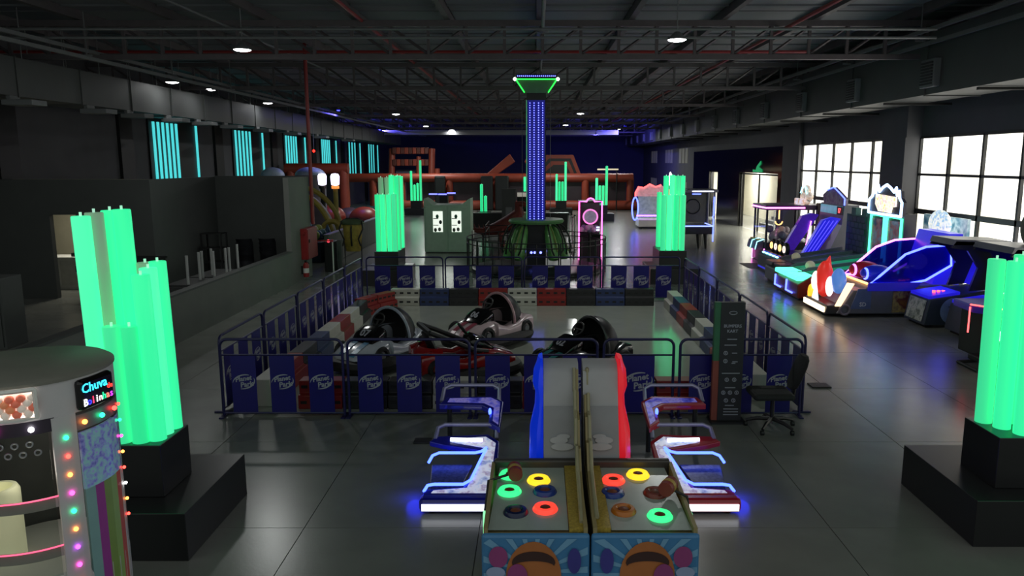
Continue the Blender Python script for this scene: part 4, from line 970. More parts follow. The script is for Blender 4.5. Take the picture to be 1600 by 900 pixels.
ob('rear_tower', prof([(8.9,.62),(9.8,.62),(9.8,2.2),(9.35,2.2),(9.3,1.6)],23.0,24.9), Mcabg, t, w=True)
ob('blue_slope', prof([(8.1,.63),(8.5,.63),(9.25,1.8),(9.0,1.85),(8.7,1.75)],22.96,23.14), Mblue, t, w=True)
ob('violet_slope', prof([(8.1,.63),(8.5,.63),(9.25,1.8),(9.0,1.85),(8.7,1.75)],24.76,24.94), Mviolet, t, w=True)
for k in range(4): ob('slope_stripe', MB().tube([(8.14+.1*k,22.95,.66),(8.78+.12*k,22.95,1.74)],.012,6), neon('dim_blue_line',(.1,.08,.9),1.2), t, w=True)
ob('pink_bar', MB().tube([(8.86,24.7,.8),(8.98,24.7,1.6)],.02,6), Npink, t, w=True)
ob('marquee', prof([(9.3,1.9),(9.4,1.9),(9.4,2.15),(9.3,2.15)],23.1,24.8), mat('marquee_teal','#5fb0c0',.3,var=.2,emit='#4aa0b0',es=.6), t, w=True)
ob('score_display', MB().box(9.28,9.3,22.98,23.4,1.9,2.15), M_black, t, w=True)
ob('score_digits', MB().text('17', .2, .003, T(9.27,23.2,2.02,0,0,-PI/2) @ Matrix.Rotation(PI/2,4,'X')), Nred, t, w=True)
ob('topper', MB().prism([(23.0,2.2),(24.7,2.2),(24.8,2.45),(24.4,2.62),(23.9,2.72),(23.4,2.55),(23.0,2.4)],'x',9.35,9.45), mat('topper_art','#8a8898',.4,scale=4,cols=['#5a5a60','#a09aa8','#7a5a88','#b8b4b0']), t, w=True)
ob('topper_neon', MB().tube([(9.34,23.0,2.2),(9.34,23.0,2.4),(9.34,23.4,2.55),(9.34,23.9,2.72),(9.34,24.4,2.62)],.02,6), Nblue, t, True, w=True)
# --- two alley games
def alley(y0, y1, label, mbase, lit, x0):
    t = thing('alley_game', label, 'arcade game', ((x0+9.5)/2, (y0+y1)/2, 0), group='arcade row')
    ym = (y0+y1)/2
    ob('front_cabinet', prof([(x0,.06),(x0+.9,.06),(x0+.9,.6),(x0+.35,.62),(x0,.42)],y0,y1), mbase, t, bev=.03, w=True)
    ob('lane_body', prof([(x0+.9,.06),(9.2,.06),(9.2,.85),(x0+.9,.5)],y0,y1), Mcabg, t, w=True)
    for a in (y0+.08, ym+.04):
        b = a+(y1-y0)/2-.14
        ob('lane', MB().add([(x0+.5,a,.63),(x0+.5,b,.63),(9.2,b,.9),(9.2,a,.9)],[(3,2,1,0)]), mat('lane_green','#2f9a7c',.25,var=.15,emit='#18b07a',es=.35) if lit else mat('lane_grey','#8a8ca0',.25,var=.1), t, w=True)
        ob('front_lip', MB().box(x0-.02,x0+.5,a,b,.5,.62), Ngn if lit else Mcab, t, bev=.03, w=True)
        if lit: ob('door_neon', MB().tube([(x0-.02,b-.1,.44),(x0-.03,b-.1,.16),(x0-.03,a+.25,.16)],.025,6), Nblue, t, True, w=True)
    for y in (y0, ym, y1): ob('lane_guard', prof([(x0+.3,.55),(9.2,.86),(9.2,.98),(x0+.6,.72)],y-.04,y+.04), Mcabg, t, w=True)
    for xf in (x0+.15,8.9): ob('foot', MB().box(xf-.08,xf+.08,y0+.1,y1-.1,0,.06), M_black, t, w=True)
    ob('ball', MB().sphere((x0+.75,ym+.3,.74),.13,14,10), mat('ball_cream','#d8ccb4',.35,emit='#a89c84',es=.25), t, True, w=True)
    return t
t = alley(21.0,22.6,'grey alley game with brick castle backboard',mat('alley_slate','#565766',.35,var=.06), False, 6.9)
castle = [(20.97,.2),(22.4,.2),(22.4,2.0),(22.1,2.0),(22.1,2.2),(21.8,2.2),(21.8,2.0),(21.4,2.0),(21.4,2.2),(21.1,2.2),(21.1,2.0),(20.97,2.0)]
ob('castle_backboard', MB().prism(castle,'x',9.2,9.35), mat('castle_teal','#3f6a68',.6,var=.1), t, w=True)
br = None
for r_ in range(8):
    for i in range(6):
        y = 20.98+.27*i+(.13 if r_%2 else 0)
        if y > 22.15: continue
        if (r_<4 and i<6-r_ and False): continue
        p = (9.19-t.location.x, y-t.location.y, .62+.17*r_)
        if br is None: br = ob('brick', MB().box(-.02,.01,0,.25,0,.15), mat('castle_brick','#3c4a54',.6,var=.1), t); br.location = p
        else: inst(br, t, p, name='brick')
t = alley(18.95,20.9,'alley game with green glowing lanes and flame-shaped neon marquee', mat('rust_red_cabinet','#7a2a22',.4,var=.3,scale=4), True, 6.65)
Mx = 9.2
ob('backboard', MB().box(Mx,Mx+.3,18.9,20.8,.3,2.2), Mcab, t, w=True)
for a in (19.0, 19.95):
    ob('score_panel', MB().add([(Mx-.02,a,1.0),(Mx-.02,a+.72,1.0),(Mx-.02,a+.72,2.0),(Mx-.02,a,2.0)],[(0,1,2,3)]), mat('score_art','#5a4a58',.3,scale=5,emit='#3a2a48',es=.4,cols=['#2a2a50','#7a4a50','#5a6a80','#a07a60']), t, w=True)
    ob('green_edge', MB().tube([(Mx-.03,a-.03,.7),(Mx-.03,a-.03,2.08),(Mx-.03,a+.76,2.08),(Mx-.03,a+.76,.7)],.035,6), Ngn, t, True, w=True)
fl_ = [(18.85,2.15),(18.85,2.5),(18.98,2.6),(19.02,2.78),(19.12,2.66),(19.2,2.86),(19.3,2.74),(19.5,2.84),(19.72,2.92),(19.95,2.84),(20.12,2.72),(20.22,2.9),(20.34,2.68),(20.42,2.78),(20.52,2.6),(20.7,2.5),(20.7,2.15)]
ob('marquee', MB().prism(fl_,'x',Mx-.1,Mx), mat('marquee_dark','#262430',.4), t, w=True)
ob('marquee_neon', MB().tube([(Mx-.12,y,z) for y,z in fl_],.035,6,True), neon('ice_blue_neon',(.4,.62,1.),4.5), t, True, w=True)
ob('marquee_sign', MB().prism([(19.15,2.62),(20.3,2.66),(20.3,2.4),(20.1,2.22),(19.4,2.2),(19.35,2.36),(19.15,2.38)],'x',Mx-.14,Mx-.1), mat('sign_glow','#ffe8c0',.4,scale=9,emit='#ffe6b8',es=1.15,cols=['#e08a30','#ffe9a0','#fff6e8','#f0b8c0','#fff0b0']), t, w=True)
# --- shooting rider with red and blue globes
t = thing('rider_game', 'rider game with glowing red and blue front shapes and blue neon canopy', 'arcade game', (8.0, 17.6, 0), group='arcade row')
ob('base', prof([(6.85,.08),(9.4,.08),(9.4,.75),(7.55,.75),(7.45,.62),(7.2,.62)],16.9,18.4), Mcabg, t, bev=.02, w=True)
ob('front_step', prof([(6.6,.06),(6.95,.06),(6.95,.28),(6.65,.26)],16.95,18.35), Mcab, t, bev=.02, w=True)
ob('front_light', MB().box(6.58,6.61,17.0,18.3,.1,.22), neon('warm_front_light','#ffe0b8',3.), t, w=True)
ob('red_shape', MB().sphere((6.95,18.0,.72),(.2,.24,.44),16,12), mat('red_glow','#d8342c',.35,var=.1,emit='#c82820',es=.7), t, True, w=True)
ob('red_crest', MB().cyl((7.0,18.0,1.05),(7.05,18.0,1.28),.1,.01,n=10), mat('red_glow','#d8342c',.35), t, True, w=True)
ob('white_oval', MB().sphere((6.78,18.1,.66),(.1,.14,.24),12,10), neon('oval_white','#ffe8e0',1.6), t, True, w=True)
ob('yellow_foot', MB().sphere((6.72,18.24,.36),(.07,.08,.2),12,8), neon('foot_yellow','#ffb030',1.4), t, True, w=True)
ob('blue_shape', MB().sphere((7.05,17.4,.76),(.17,.2,.3),16,12), mat('blue_glow','#5a8ad8',.35,var=.3,emit='#4a7ac8',es=.7), t, True, w=True)
ob('white_oval', MB().sphere((6.88,17.48,.62),(.09,.12,.24),12,10), neon('oval_white','#ffe8e0',1.6), t, True, w=True)
ob('triangle_sign', MB().prism([(17.5,.28),(17.9,.28),(17.74,.62),(17.66,.62)],'x',6.62,6.66), neon('sign_pale','#d8e8ff',1.3), t, bev=.02, w=True)
ob('side_light', prof([(6.8,.26),(6.92,.26),(7.2,.78),(7.05,.8)],16.86,16.92), neon('peach_side_light','#ffd0a0',2.2), t, w=True)
ob('side_panel', prof([(7.15,.2),(7.6,.2),(7.6,.6),(7.5,.66),(7.3,.66)],16.87,16.9), mat('panel_slate','#5a6a98',.35), t, w=True)
ob('panel_letters', MB().text('SD', .13, .003, T(7.42,16.865,.3,PI/2)), mat('letter_grey','#c8ccdc',.4), t, w=True)
wh = ob('side_wheel', MB().torus((7.02,16.88,.18),.11,.03,'y',18,6), mat('wheel_grey','#7a7280',.4), t, True, w=True)
ob('side_art', prof([(8.1,.12),(9.35,.12),(9.35,.7),(8.1,.7)],16.87,16.9), mat('side_art','#5a4038',.4,scale=3.5,cols=['#3a2a58','#8a5a30','#6a3038','#b09a60','#40305a']), t, w=True)
ob('orange_edge', MB().tube([(7.5,18.4,.78),(7.5,16.9,.78)],.025,6), Norg, t, w=True)
for y, m_ in ((18.0,mat('bike_red','#8a1830',.3,emit='#600818',es=.4)),(17.35,mat('bike_blue','#1a2ab0',.3,emit='#0a1480',es=.4))):
    b = ob('rider_seat', MB().sphere((7.9,y,.95),(.38,.24,.2),16,10), m_, t, True, w=True)
    ob('neon_wheel', MB().torus((7.62-t.location.x,y-.05-t.location.y,.95),.12,.025,'x',18,6), Npurp if y > 17.8 else Nblue, b, True)
for y, nm in ((16.9,Nblue),(18.4,Npink)):
    cp_ = [(7.55,.78),(7.75,.95),(8.3,1.45),(8.75,1.62),(9.3,1.66),(9.35,1.2),(8.8,.86),(8.4,.78)]
    ob('canopy_side', prof(cp_,y-.02,y+.02), glass('canopy_glass_%d'%(y>17),'8080e0',.2,.55,'1a18a0'), t, w=True)
    ob('canopy_neon', MB().tube([(x,y-.03,z) for x,z in cp_],.026,6,True), nm, t, True, w=True)
    if y < 17: ob('canopy_rail', prof([(7.5,.62),(8.5,.62),(8.7,.82),(7.5,.8)],y-.08,y-.03), mat('rail_blue','#2a2a90',.3,emit='#1a1ab0',es=.4), t, w=True)
ob('canopy_scribble', MB().text('Rush', .3, .002, T(8.75,16.86,1.2,PI/2,D(-20)), shear=.3, bold=0), neon('scribble_white','#c8d8ff',1.), t, w=True) if False else None
ob('rear_tower', prof([(9.0,.75),(9.6,.75),(9.6,1.9),(9.3,1.9)],16.95,18.35), Mblue, t, w=True)
# --- snowy marquee game
t = thing('snow_game', 'arcade game with icy blue backdrop and lit round marquee', 'arcade game', (10.2, 19.2, 0), group='arcade row')
ob('cabinet', MB().box(9.75,10.6,18.5,20.0,0,1.2), Mcab, t, bev=.03, w=True)
ob('backdrop', MB().box(10.5,10.58,18.4,20.5,1.2,2.12), mat('icy_art','#5a90a8',.4,scale=3,emit='#3a6a88',es=.35,cols=['#2a5a78','#6a98a8','#c0d4d8','#3a7a90']), t, w=True)
ob('marquee', MB().sphere((10.2,19.1,1.95),(.12,.52,.36),18,10), mat('marquee_ice','#cfe0f4',.35,scale=7,emit='#bcd4f0',es=1.,cols=['#4a70b0','#c8dcf0','#f4f4e0','#7ab0d8','#e0ecff']), t, True, w=True)
ob('title_panel', MB().box(10.0,10.08,18.75,19.5,1.25,1.65), mat('title_pale','#d8d8b0',.4,scale=12,emit='#c8c898',es=.9,cols=['#8a8a40','#f0ecc0','#5a7a80','#f4f0d8']), t, w=True)
for y in (18.6,19.6): ob('red_light', MB().tube([(9.98,y,1.3),(9.98,y,1.72)],.04,6), Nred, t, w=True)
ob('figurine', MB().sphere((9.85,20.0,1.35),(.14,.16,.2),10,8), mat('fig_cream','#cfc8b0',.5,emit='#8a8474',es=.3), t, True, w=True)
# --- dark cabinet with moon and bat print
def moon_cab(y0, y1, label, full, xo=0.):
    t = thing('ghost_game', label, 'arcade game', (9.2+xo, (y0+y1)/2, 0), group='arcade row')
    X0 = 8.25+xo
    ob('base', prof([(X0,.06),(X0+1.5,.06),(X0+1.5,.85),(X0+.75,.72),(X0+.1,.62)],y0,y1), mat('slate_cabinet','#3a4252',.35,var=.1), t, bev=.02, w=True)
    ob('console', prof([(X0+.1,.62),(X0+.75,.72),(X0+.75,.78),(X0+.1,.68)],y0+.05,y1-.05), Mblue, t, w=True)
    for i in range(3): ob('red_button', MB().cyl((X0+.35+.1*i,y0+.35,.7),(X0+.35+.1*i,y0+.35,.76),.035,n=8), Nred, t, w=True)
    for dx in (.15,1.35): ob('foot', MB().box(X0+dx-.06,X0+dx+.06,y0+.1,y1-.1,0,.06), M_black, t, w=True)
    hood = [(X0+.9,.8),(X0+1.5,.85),(X0+1.7,1.5),(X0+1.7,1.82),(X0+.55,1.86),(X0+.45,1.72),(X0+.8,1.66),(X0+1.05,1.3)]
    for y in (y0, y1-.06): ob('hood_side', prof(hood,y,y+.06), mat('hood_side','#1e2030',.35), t, w=True)
    ob('hood_roof', prof([(X0+.45,1.78),(X0+1.7,1.78),(X0+1.7,1.86),(X0+.5,1.9)],y0,y1), Mcabg, t, w=True)
    ob('screen', prof([(X0+1.25,.85),(X0+1.3,.85),(X0+1.6,1.75),(X0+1.55,1.75)],y0+.08,y1-.08), Mblue, t, w=True)
    if full:
        ob('moon_print', MB().cyl((X0+.62,y0-.004,.37),(X0+.62,y0-.001,.37),.29,n=32), mat('moon_blue','#8298c8',.4,var=.12,scale=5), t, w=True)
        ob('bat_print', MB().prism([(X0+x_-.12,z_-.06) for x_,z_ in ((.6,.52),(.75,.56),(.84,.52),(.9,.6),(1.02,.62),(.95,.5),(.9,.44),(.83,.47),(.75,.4),(.72,.5))],'y',y0-.008,y0-.005), M_black, t, w=True)
        ob('front_print', MB().add([(X0-.004,y0+.1,.12),(X0-.004,y1-.1,.12),(X0+.08,y1-.1,.58),(X0+.08,y0+.1,.58)],[(3,2,1,0)]), mat('front_print','#7a8478',.4,scale=7,cols=['#20241e','#8a9488','#c0c4b8','#40463a']), t, w=True)
        light('screen_glow','POINT',(-.25,.0,1.2),2.5,t,.2,(.15,.12,1))
    else:
        ob('moon_topper', MB().cyl((X0+1.2,(y0+y1)/2,2.2),(X0+1.26,(y0+y1)/2,2.2),.36,n=28), mat('topper_grey','#6a6a5c',.5,var=.2), t, w=True)
    return t
moon_cab(15.75,16.65,'dark cabinet with pale moon and bat print and blue screen',True)
moon_cab(14.2,15.5,'dark hooded cabinet with round topper behind the right green tubes',False,.3)
# --- near right bike game
t = thing('bike_game', 'bike game edged in red and green neon behind the right tubes', 'arcade game', (8.1, 12.7, 0), group='arcade row')
ob('deck', MB().prism([(6.75,12.7),(7.1,12.2),(8.4,12.2),(8.4,13.4),(6.8,13.4)],'z',.95,1.08), mat('bike_violet','#3a2a88',.3,var=.2,emit='#1a1070',es=.35), t, bev=.02, w=True, dx=.72)
ob('neon_edge', MB().tube([(6.72,12.72,1.09),(7.08,12.18,1.09)],.013,6), Nred, t, w=True, dx=.72); ob('neon_edge', MB().tube([(7.08,12.18,1.09),(8.4,12.18,1.09)],.013,6), Ngn, t, w=True, dx=.72); ob('neon_edge', MB().tube([(6.72,12.72,1.05),(6.72,12.72,.6)],.013,6), Nred, t, w=True, dx=.72)
ob('cabinet', MB().box(6.95,8.4,12.4,13.4,.14,.95), M_black, t, bev=.03, w=True, dx=.72)
ob('pedal_block', MB().box(6.8,7.3,12.3,12.8,.12,.22), M_rubber, t, bev=.02, w=True, dx=.72)
for i in range(2): ob('red_lamp', MB().sphere((6.93,12.62-.16*i,.82-.02*i),.03,8,6), Nred, t, w=True, dx=.72)
ob('headlamp', MB().sphere((7.05,12.38,.6),(.07,.04,.1),10,8), neon('headlamp','#e8eaff',2.5), t, True, w=True, dx=.72)
ob('engine', MB().cyl((6.9,12.36,.4),(7.4,12.36,.4),.14,n=12), mat('engine_bronze','#4a3a24',.3,metal=.6), t, True, w=True, dx=.72)
ob('foot_rail', MB().tube([(6.7,12.3,.03),(6.7,12.9,.03),(7.3,12.9,.06)],.03,6), M_rubber, t, True, w=True, dx=.72)
ob('screen_tower', prof([(7.9,1.08),(8.4,1.08),(8.4,2.3),(8.0,2.4)],12.3,13.3), Mcab, t, w=True, dx=.72)
ob('tower_neon', MB().tube([(7.5,12.28,1.7),(7.62,12.28,1.95),(7.8,12.28,2.05),(7.84,12.28,2.35),(8.3,12.28,2.42)],.03,6), Ngn, t, True, w=True, dx=.72)
ob('tower_screen', prof([(7.86,1.3),(7.9,1.3),(8.0,2.2),(7.96,2.2)],12.4,13.2), Mblue, t, w=True, dx=.72)
# --- carousel-front machine, air hockey
t = thing('carousel_game', 'small ride with red scalloped top and blue neon ring', 'arcade game', (6.0, 40.6, 0))
ob('base', MB().box(-.6,.9,-.6,.6,.1,.5), M_white, t, bev=.05); ob('screen', MB().box(-.5,.8,.3,.4,.5,1.9), mat('carousel_screen','#8a9a94',.4,var=.3,emit='#6a7a74',es=.4), t)
ob('scalloped_top', MB().prism([(-.7,1.7),(.9,1.7),(.9,2.1),(.6,2.3),(.3,2.2),(0,2.35),(-.3,2.15),(-.6,2.2),(-.75,1.9)],'y',-.3,-.2), mat('top_pink','#d8a8b0',.4,var=.4,emit='#c08a94',es=.6), t)
ob('top_neon', MB().tube([(-.75,-.32,1.7),(-.75,-.32,1.9),(-.6,-.32,2.2),(-.3,-.32,2.15),(0,-.32,2.35),(.3,-.32,2.2),(.6,-.32,2.3)],.04,6), Nred, t, True)
ob('side_ring', MB().torus((-.75,-.32,1.05),(.16,.6),.04,'y',24,6), Nblue, t, True); ob('floor_neon', MB().tube([(-.7,-.62,.7),(.9,-.62,.7)],.04,6), Npurp, t)
ob('legs', MB().box(-.55,-.4,-.5,-.35,0,.1).box(.7,.85,-.5,-.35,0,.1), M_black, t)
t = thing('air_hockey_table', 'air hockey table with overhead light bar and blue neon side', 'game table', (6.6, 31.2, 0))
ob('table_body', MB().box(-1.0,.55,-.6,.9,.6,.92), mat('hockey_dark','#20222c',.35), t, bev=.03); ob('play_top', MB().box(-.95,.5,-.55,.85,.92,.94), mat('hockey_top','#8a90a0',.2), t)
ob('edge_neon', MB().tube([(-1.0,-.62,.93),(.55,-.62,.93),(.57,.9,.93)],.028,6), neon('hockey_neon','#7a8aff',3), t, True)
for x, y in ((.0,-.45),(.3,-.45),(-.8,.7),(.3,.7)): ob('leg', MB().cyl((x,y,.6),(x+.04,y,0),.09,.06,n=8), M_black, t)
ob('end_frame', MB().tube([(.62,-.4,.6),(.62,-.4,2.3)],.05,6).tube([(.62,.7,.6),(.62,.7,2.3)],.05,6), Mcabg, t); ob('frame_neon', MB().tube([(.6,-.47,.3),(.6,-.47,1.2),(.56,-.47,1.3),(.6,-.47,1.35),(.6,-.47,2.1)],.025,6), Nblue, t, True)
ob('light_bar', MB().box(-.5,.75,-.5,.75,2.28,2.4), Mcabg, t, bev=.02); ob('bar_led', MB().box(-.3,.55,-.53,-.5,2.31,2.35), M_ledwhite, t); ob('blue_led', MB().box(-.3,.05,-.53,-.5,2.2,2.24), Nblue, t)
ob('net_screen', MB().box(-.35,.6,.72,.76,1.0,2.28), mat('hockey_screen','#4a4a44',.5,var=.1), t); ob('round_decal', MB().torus((.0,.71,1.65),.3,.03,'y',22,6), M_black, t, True)
for i,(x,y,h,lb) in enumerate(((4.95,28.2,3.1,'slim white glowing post behind the right green sculpture, taller'),(5.12,28.8,2.95,'slim white glowing post behind the right green sculpture, shorter'))):
    p = thing('light_post', lb, 'lamp', (x,y,0)); ob('pole', MB().cyl((0,0,0),(0,0,h-.5),.04,n=8), M_black, p); ob('glow_tube', MB().sphere((0,0,h-.22),(.06,.06,.26),10,8), neon('post_white','#ffffff',4), p, True); ob('red_collar', MB().cyl((0,0,h-.9),(0,0,h-.6),.06,n=8), neon('post_red','#ff6050',1.2), p)

# ================================================================= LEFT SIDE: FIRE GEAR, STAND, RACK
pipe('standpipe', [(-6.93,23.45,1.6),(-6.93,23.45,7.0)], .055, M_redpipe, 'red vertical standpipe on the end pier', n=10)
t = thing('hose_cabinet', 'red fire hose cabinet mounted on the grey pier', 'fire cabinet', (-6.999, 22.85, .62))
Mr = mat('fire_red','#8c2020',.4,var=.06)
ob('box', MB().box(0,.2,-.5,.5,0,.92), Mr, t, bev=.01); d = ob('door', MB().box(.2,.215,-.47,.47,.03,.89), Mr, t); ob('latch', MB().box(.215,.24,-.4,-.34,.5,.6), M_black, d); ob('side_handle', MB().cyl((.1,-.5,.8),(.1,-.56,.8),.04,n=8), Mr, t)
t = thing('fire_extinguisher', 'red fire extinguisher hanging below the hose cabinet', 'extinguisher', (-6.86, 22.3, .1))
ob('cylinder', MB().lathe([(.02,.0),(.085,.02),(.085,.38),(.05,.44),(.02,.46)], n=16), Mr, t, True); ob('label_band', MB().lathe([(.087,.14),(.087,.28)], n=16), M_white, t, True); ob('valve', MB().box(-.03,.03,-.05,.05,.46,.51), M_black, t); ob('hose', MB().tube([(0,.04,.48),(.06,.1,.42),(.05,.11,.12)],.012,6), M_rubber, t, True)
ob('bracket', MB().box(-.14,-.08,-.04,.04,.1,.34), M_black, t)
t = thing('queue_post', 'slim white queue post with flat base left of the rink', 'post', (-6.45, 23.8, 0))
ob('base', MB().lathe([(.17,0),(.17,.02),(.04,.04)], n=20), M_vent, t, True); ob('pole', MB().cyl((0,0,.03),(0,0,1.0),.022,n=8), M_white, t, True); ob('cap', MB().cyl((0,0,1.0),(0,0,1.08),.03,n=8), mat('cap_red','#b03030',.4), t); ob('tape', MB().box(-.5,0,-.003,.003,1.02,1.06), mat('cap_red','#b03030',.4), t)
t = thing('turnstile_gate', 'dark turnstile with red light near the fire cabinet', 'gate', (-6.66, 24.6, 0))
ob('housing', MB().box(-.15,.15,-.5,.1,0,.98), M_black, t, bev=.02); ob('post', MB().box(.2,.32,-.2,.0,0,1.0), M_part, t); ob('red_light', MB().sphere((0,-.5,1.0),.05,8,6), neon('gate_red','#ff4050',2), t)
t = thing('harness_rack', 'rack hung with yellow and black harness vests beside the low wall', 'rack', (-6.55, 26.9, 0))
My = mat('vest_yellow','#a08a3c',.7,var=.3,scale=8); Mgn_ = mat('vest_green','#4c5a40',.7,var=.2)
for x in (-.3,.3): ob('leg', MB().cyl((x,0,0),(x,0,1.45),.02,n=6), M_black, t)
ob('crossbar', MB().tube([(-.42,0,1.4),(-.2,0,1.52),(.2,0,1.52),(.42,0,1.4)],.025,6), M_black, t, True)
ob('vest', MB().loft([[(w_*math.cos(a),d_*math.sin(a),z) for a in [2*PI*j/14 for j in range(14)]] for z,w_,d_ in ((.35,.26,.16),(.6,.3,.2),(.95,.33,.22),(1.3,.36,.2),(1.42,.2,.12))]), My, t, True)
ob('hood', MB().sphere((0,0,1.36),(.42,.26,.16),14,8,0,PI*.6), Mgn_, t, True)
for x in (-.36,.36,.0): ob('strap', MB().tube([(x,-.1,1.42),(x*1.15,-.24,1.15),(x*.7,-.25,.8),(x*.9,-.2,.55)],.03,6), M_rubber, t, True)

# ================================================================= PARTY ROOM FURNITURE
Mwl = mat('white_leg','#a8a9a8',.5,var=.03)
t = thing('storage_table', 'dark table behind the half wall carrying upturned white-legged tables', 'table', (-7.62, 17.2, 0))
ob('tabletop', MB().box(-.4,.35,-1.35,1.35,.82,.86), M_black, t)
for dx in (-.35,.3):
    for dy in (-1.3,1.3): ob('leg', MB().box(dx-.025,dx+.025,dy-.025,dy+.025,0,.82), M_black, t)
def upturned(y0, y1, legs, lb):
    t = thing('upturned_table', lb, 'table', (-7.6,(y0+y1)/2,.86), group='upturned tables in the party room')
    ob('tabletop', MB().box(-7.95,-7.2,y0,y1,.86,.9), M_black, t, w=True)
    for x, y in legs: ob('leg', MB().cyl((x,y,.9),(x,y,1.52),.03,n=8), Mwl, t, True, w=True)
upturned(15.95,17.0,((-7.49,16.05),(-7.52,16.7),(-7.55,16.92),(-7.28,16.9)),'upturned table with white legs behind the half wall, nearer one')
upturned(17.1,18.45,((-7.54,17.4),(-7.25,17.5),(-7.23,17.65),(-7.31,18.35)),'upturned table with white legs behind the half wall, farther one')
t = thing('wire_shelf', 'black open shelf rack against the dark party room wall', 'shelf', (-9.25, 21.6, 0))
for dx in (-.28,.28):
    for dy in (-.2,.2): ob('upright', MB().box(dx-.02,dx+.02,dy-.02,dy+.02,0,1.5), M_black, t)
for z in (.3,.65,1.05,1.47): ob('shelf', MB().box(-.28,.28,-.2,.2,z,z+.03), M_black, t)
for i,(x,y) in enumerate(((-8.75,22.6),(-8.1,22.7))):
    t = thing('stacked_chairs', 'stack of dark shell chairs, %s of two by the pier' % ('left' if i==0 else 'right'), 'chair stack', (x,y,0))
    for k in range(4): ob('chair_shell', MB().loft([[(.24*math.cos(a),.2*math.sin(a)-.1*(zz_>.3),.46+.12*k+zz_) for a in [PI+PI*j/10 for j in range(11)]]+[(.22*math.cos(a),.17*math.sin(a)-.1*(zz_>.3),.46+.12*k+zz_) for a in [2*PI-PI*j/10 for j in range(11)]] for zz_ in (0,.3,.42)]), mat('chair_dark','#26272c',.5), t, True)
    for dx in (-.2,.2):
        for dy in (-.18,.18): ob('leg', MB().cyl((dx*1.1,dy*1.1,0),(dx,dy,.5),.015,n=6), M_black, t)
t = thing('folding_table', 'long black table against the party room wall', 'table', (-10.1, 18.6, 0))
ob('tabletop', MB().box(-.75,.75,-.4,.4,1.1,1.15), M_black, t)
for dx in (-.7,.7):
    for dy in (-.35,.35): ob('leg', MB().box(dx-.02,dx+.02,dy-.02,dy+.02,0,1.1), M_black, t)
t = thing('dark_cabinet', 'dark cabinet at the far left edge', 'cabinet', (-10.25, 14.2, 0))
ob('carcass', MB().box(-.9,.25,-.3,.3,0,1.35), M_part, t, bev=.01); d = ob('door', MB().box(-.85,.2,-.32,-.3,.05,1.3), M_part, t); ob('handle', MB().box(.1,.13,-.35,-.32,.6,.8), M_black, d)
t = thing('side_trolley', 'low dark trolley with red trim behind the left green tubes', 'trolley', (-5.55, 9.6, 0))
ob('tray', MB().box(-.45,.3,-.2,.2,.68,.72), M_black, t, bev=.01); ob('red_trim', MB().box(-.2,.3,-.19,.19,.6,.66), mat('trolley_red','#a02a2a',.4), t)
for dx in (-.4,.26):
    for dy in (-.16,.16): ob('leg', MB().cyl((dx,dy,0),(dx,dy,.68),.018,n=6), M_black, t)

# ================================================================= SOFT PLAY AREA BEHIND THE LOW WALL
Myl = mat('arch_yellow','#9a8a3c',.5,var=.08); Mor = mat('inflatable_orange','#8e3a26',.5,var=.1,scale=2); Mgr_ = mat('dome_grey','#5a5560',.5,var=.1)
t = thing('play_dome', 'grey play dome framed by yellow arches behind the pier', 'play dome', (-9.6, 30.6, 0))
ob('dome_cover', MB().sphere((0,0,0),(1.55,1.2,2.3),20,10,0,PI/2), Mgr_, t, True)
for y, r_, h in ((-1.2,1.6,2.35),(-.2,1.75,2.5),(-1.6,.9,1.6)): ob('arch', MB().torus((.15,y,0),(r_,h),.1,'y',22,8,0,PI), Myl, t, True)
t = thing('inflatable_arch', 'low yellow inflatable arch between dome and coloured balls', 'inflatable', (-7.85, 29.0, .0)); ob('tube', MB().torus((0,0,.75),(.4,.5),.1,'y',18,8,0,PI), Myl, t, True); ob('foot', MB().box(-.5,.5,-.15,.15,0,.75), Mgr_, t)
for i,(x,y,lb) in enumerate(((-9.15,32.6,'left white flood lamp on a post above the play area'),(-8.55,32.4,'right white flood lamp on a yellow post above the play area'))):
    t = thing('flood_lamp', lb, 'lamp', (x,y,0)); ob('post', MB().cyl((0,0,0),(0,0,2.5),.1,n=10), Myl if i else M_black, t); ob('lamp_head', MB().lathe([(.05,2.5),(.17,2.55),(.19,2.9),(.14,3.0),(.03,3.02)], n=14), neon('flood_white','#e8dcff',2.6), t, True); ob('collar', MB().cyl((0,0,2.38),(0,0,2.5),.16,n=10), neon('collar_orange','#ff9a4a',1.) if i else M_black, t)
bc2 = ['#7a8a4a','#3a5a8a','#8a9a7a','#9aa050','#4a6a7a']
for i in range(14):
    tag(ob('play_ball', MB().sphere((-7.92-.26*(i%3),26.55+.42*(i//3)+.1*(i%2),.9+.14*((i*7)%3)),.15,12,8), mat('ball_'+bc2[i%5],bc2[i%5],.4), None, True), ('olive','blue','grey-green','yellow','slate')[i%5]+' plastic play ball heaped in the bin behind the low wall', 'ball', 'play balls behind the wall')
t = thing('ball_bin', 'dark blue bin holding the play balls behind the low wall', 'bin', (-8.15,27.45,0)); ob('bin_wall', MB().box(-.6,.6,-1.1,1.1,0,.72), mat('bin_blue','#20304a',.6), t, bev=.03); ob('blue_cone', MB().cyl((.35,.75,.72),(.35,.75,1.2),.2,.02,n=14), mat('cone_blue','#2a4a70',.5), t, True)
t = thing('inflatable_gate', 'square orange inflatable frame with dark opening at left', 'inflatable', (-13.2, 46, 0))
ob('post', MB().cyl((-1.6,0,0),(-1.6,0,3.1),.3,n=12), Mor, t, True); ob('post', MB().cyl((1.6,0,0),(1.6,0,3.1),.3,n=12), Mor, t, True); ob('lintel', MB().tube([(-1.9,0,3.1),(1.9,0,3.1)],.32,12), Mor, t, True); ob('back_sheet', MB().box(-1.6,1.6,.3,.4,0,3.0), M_black, t)
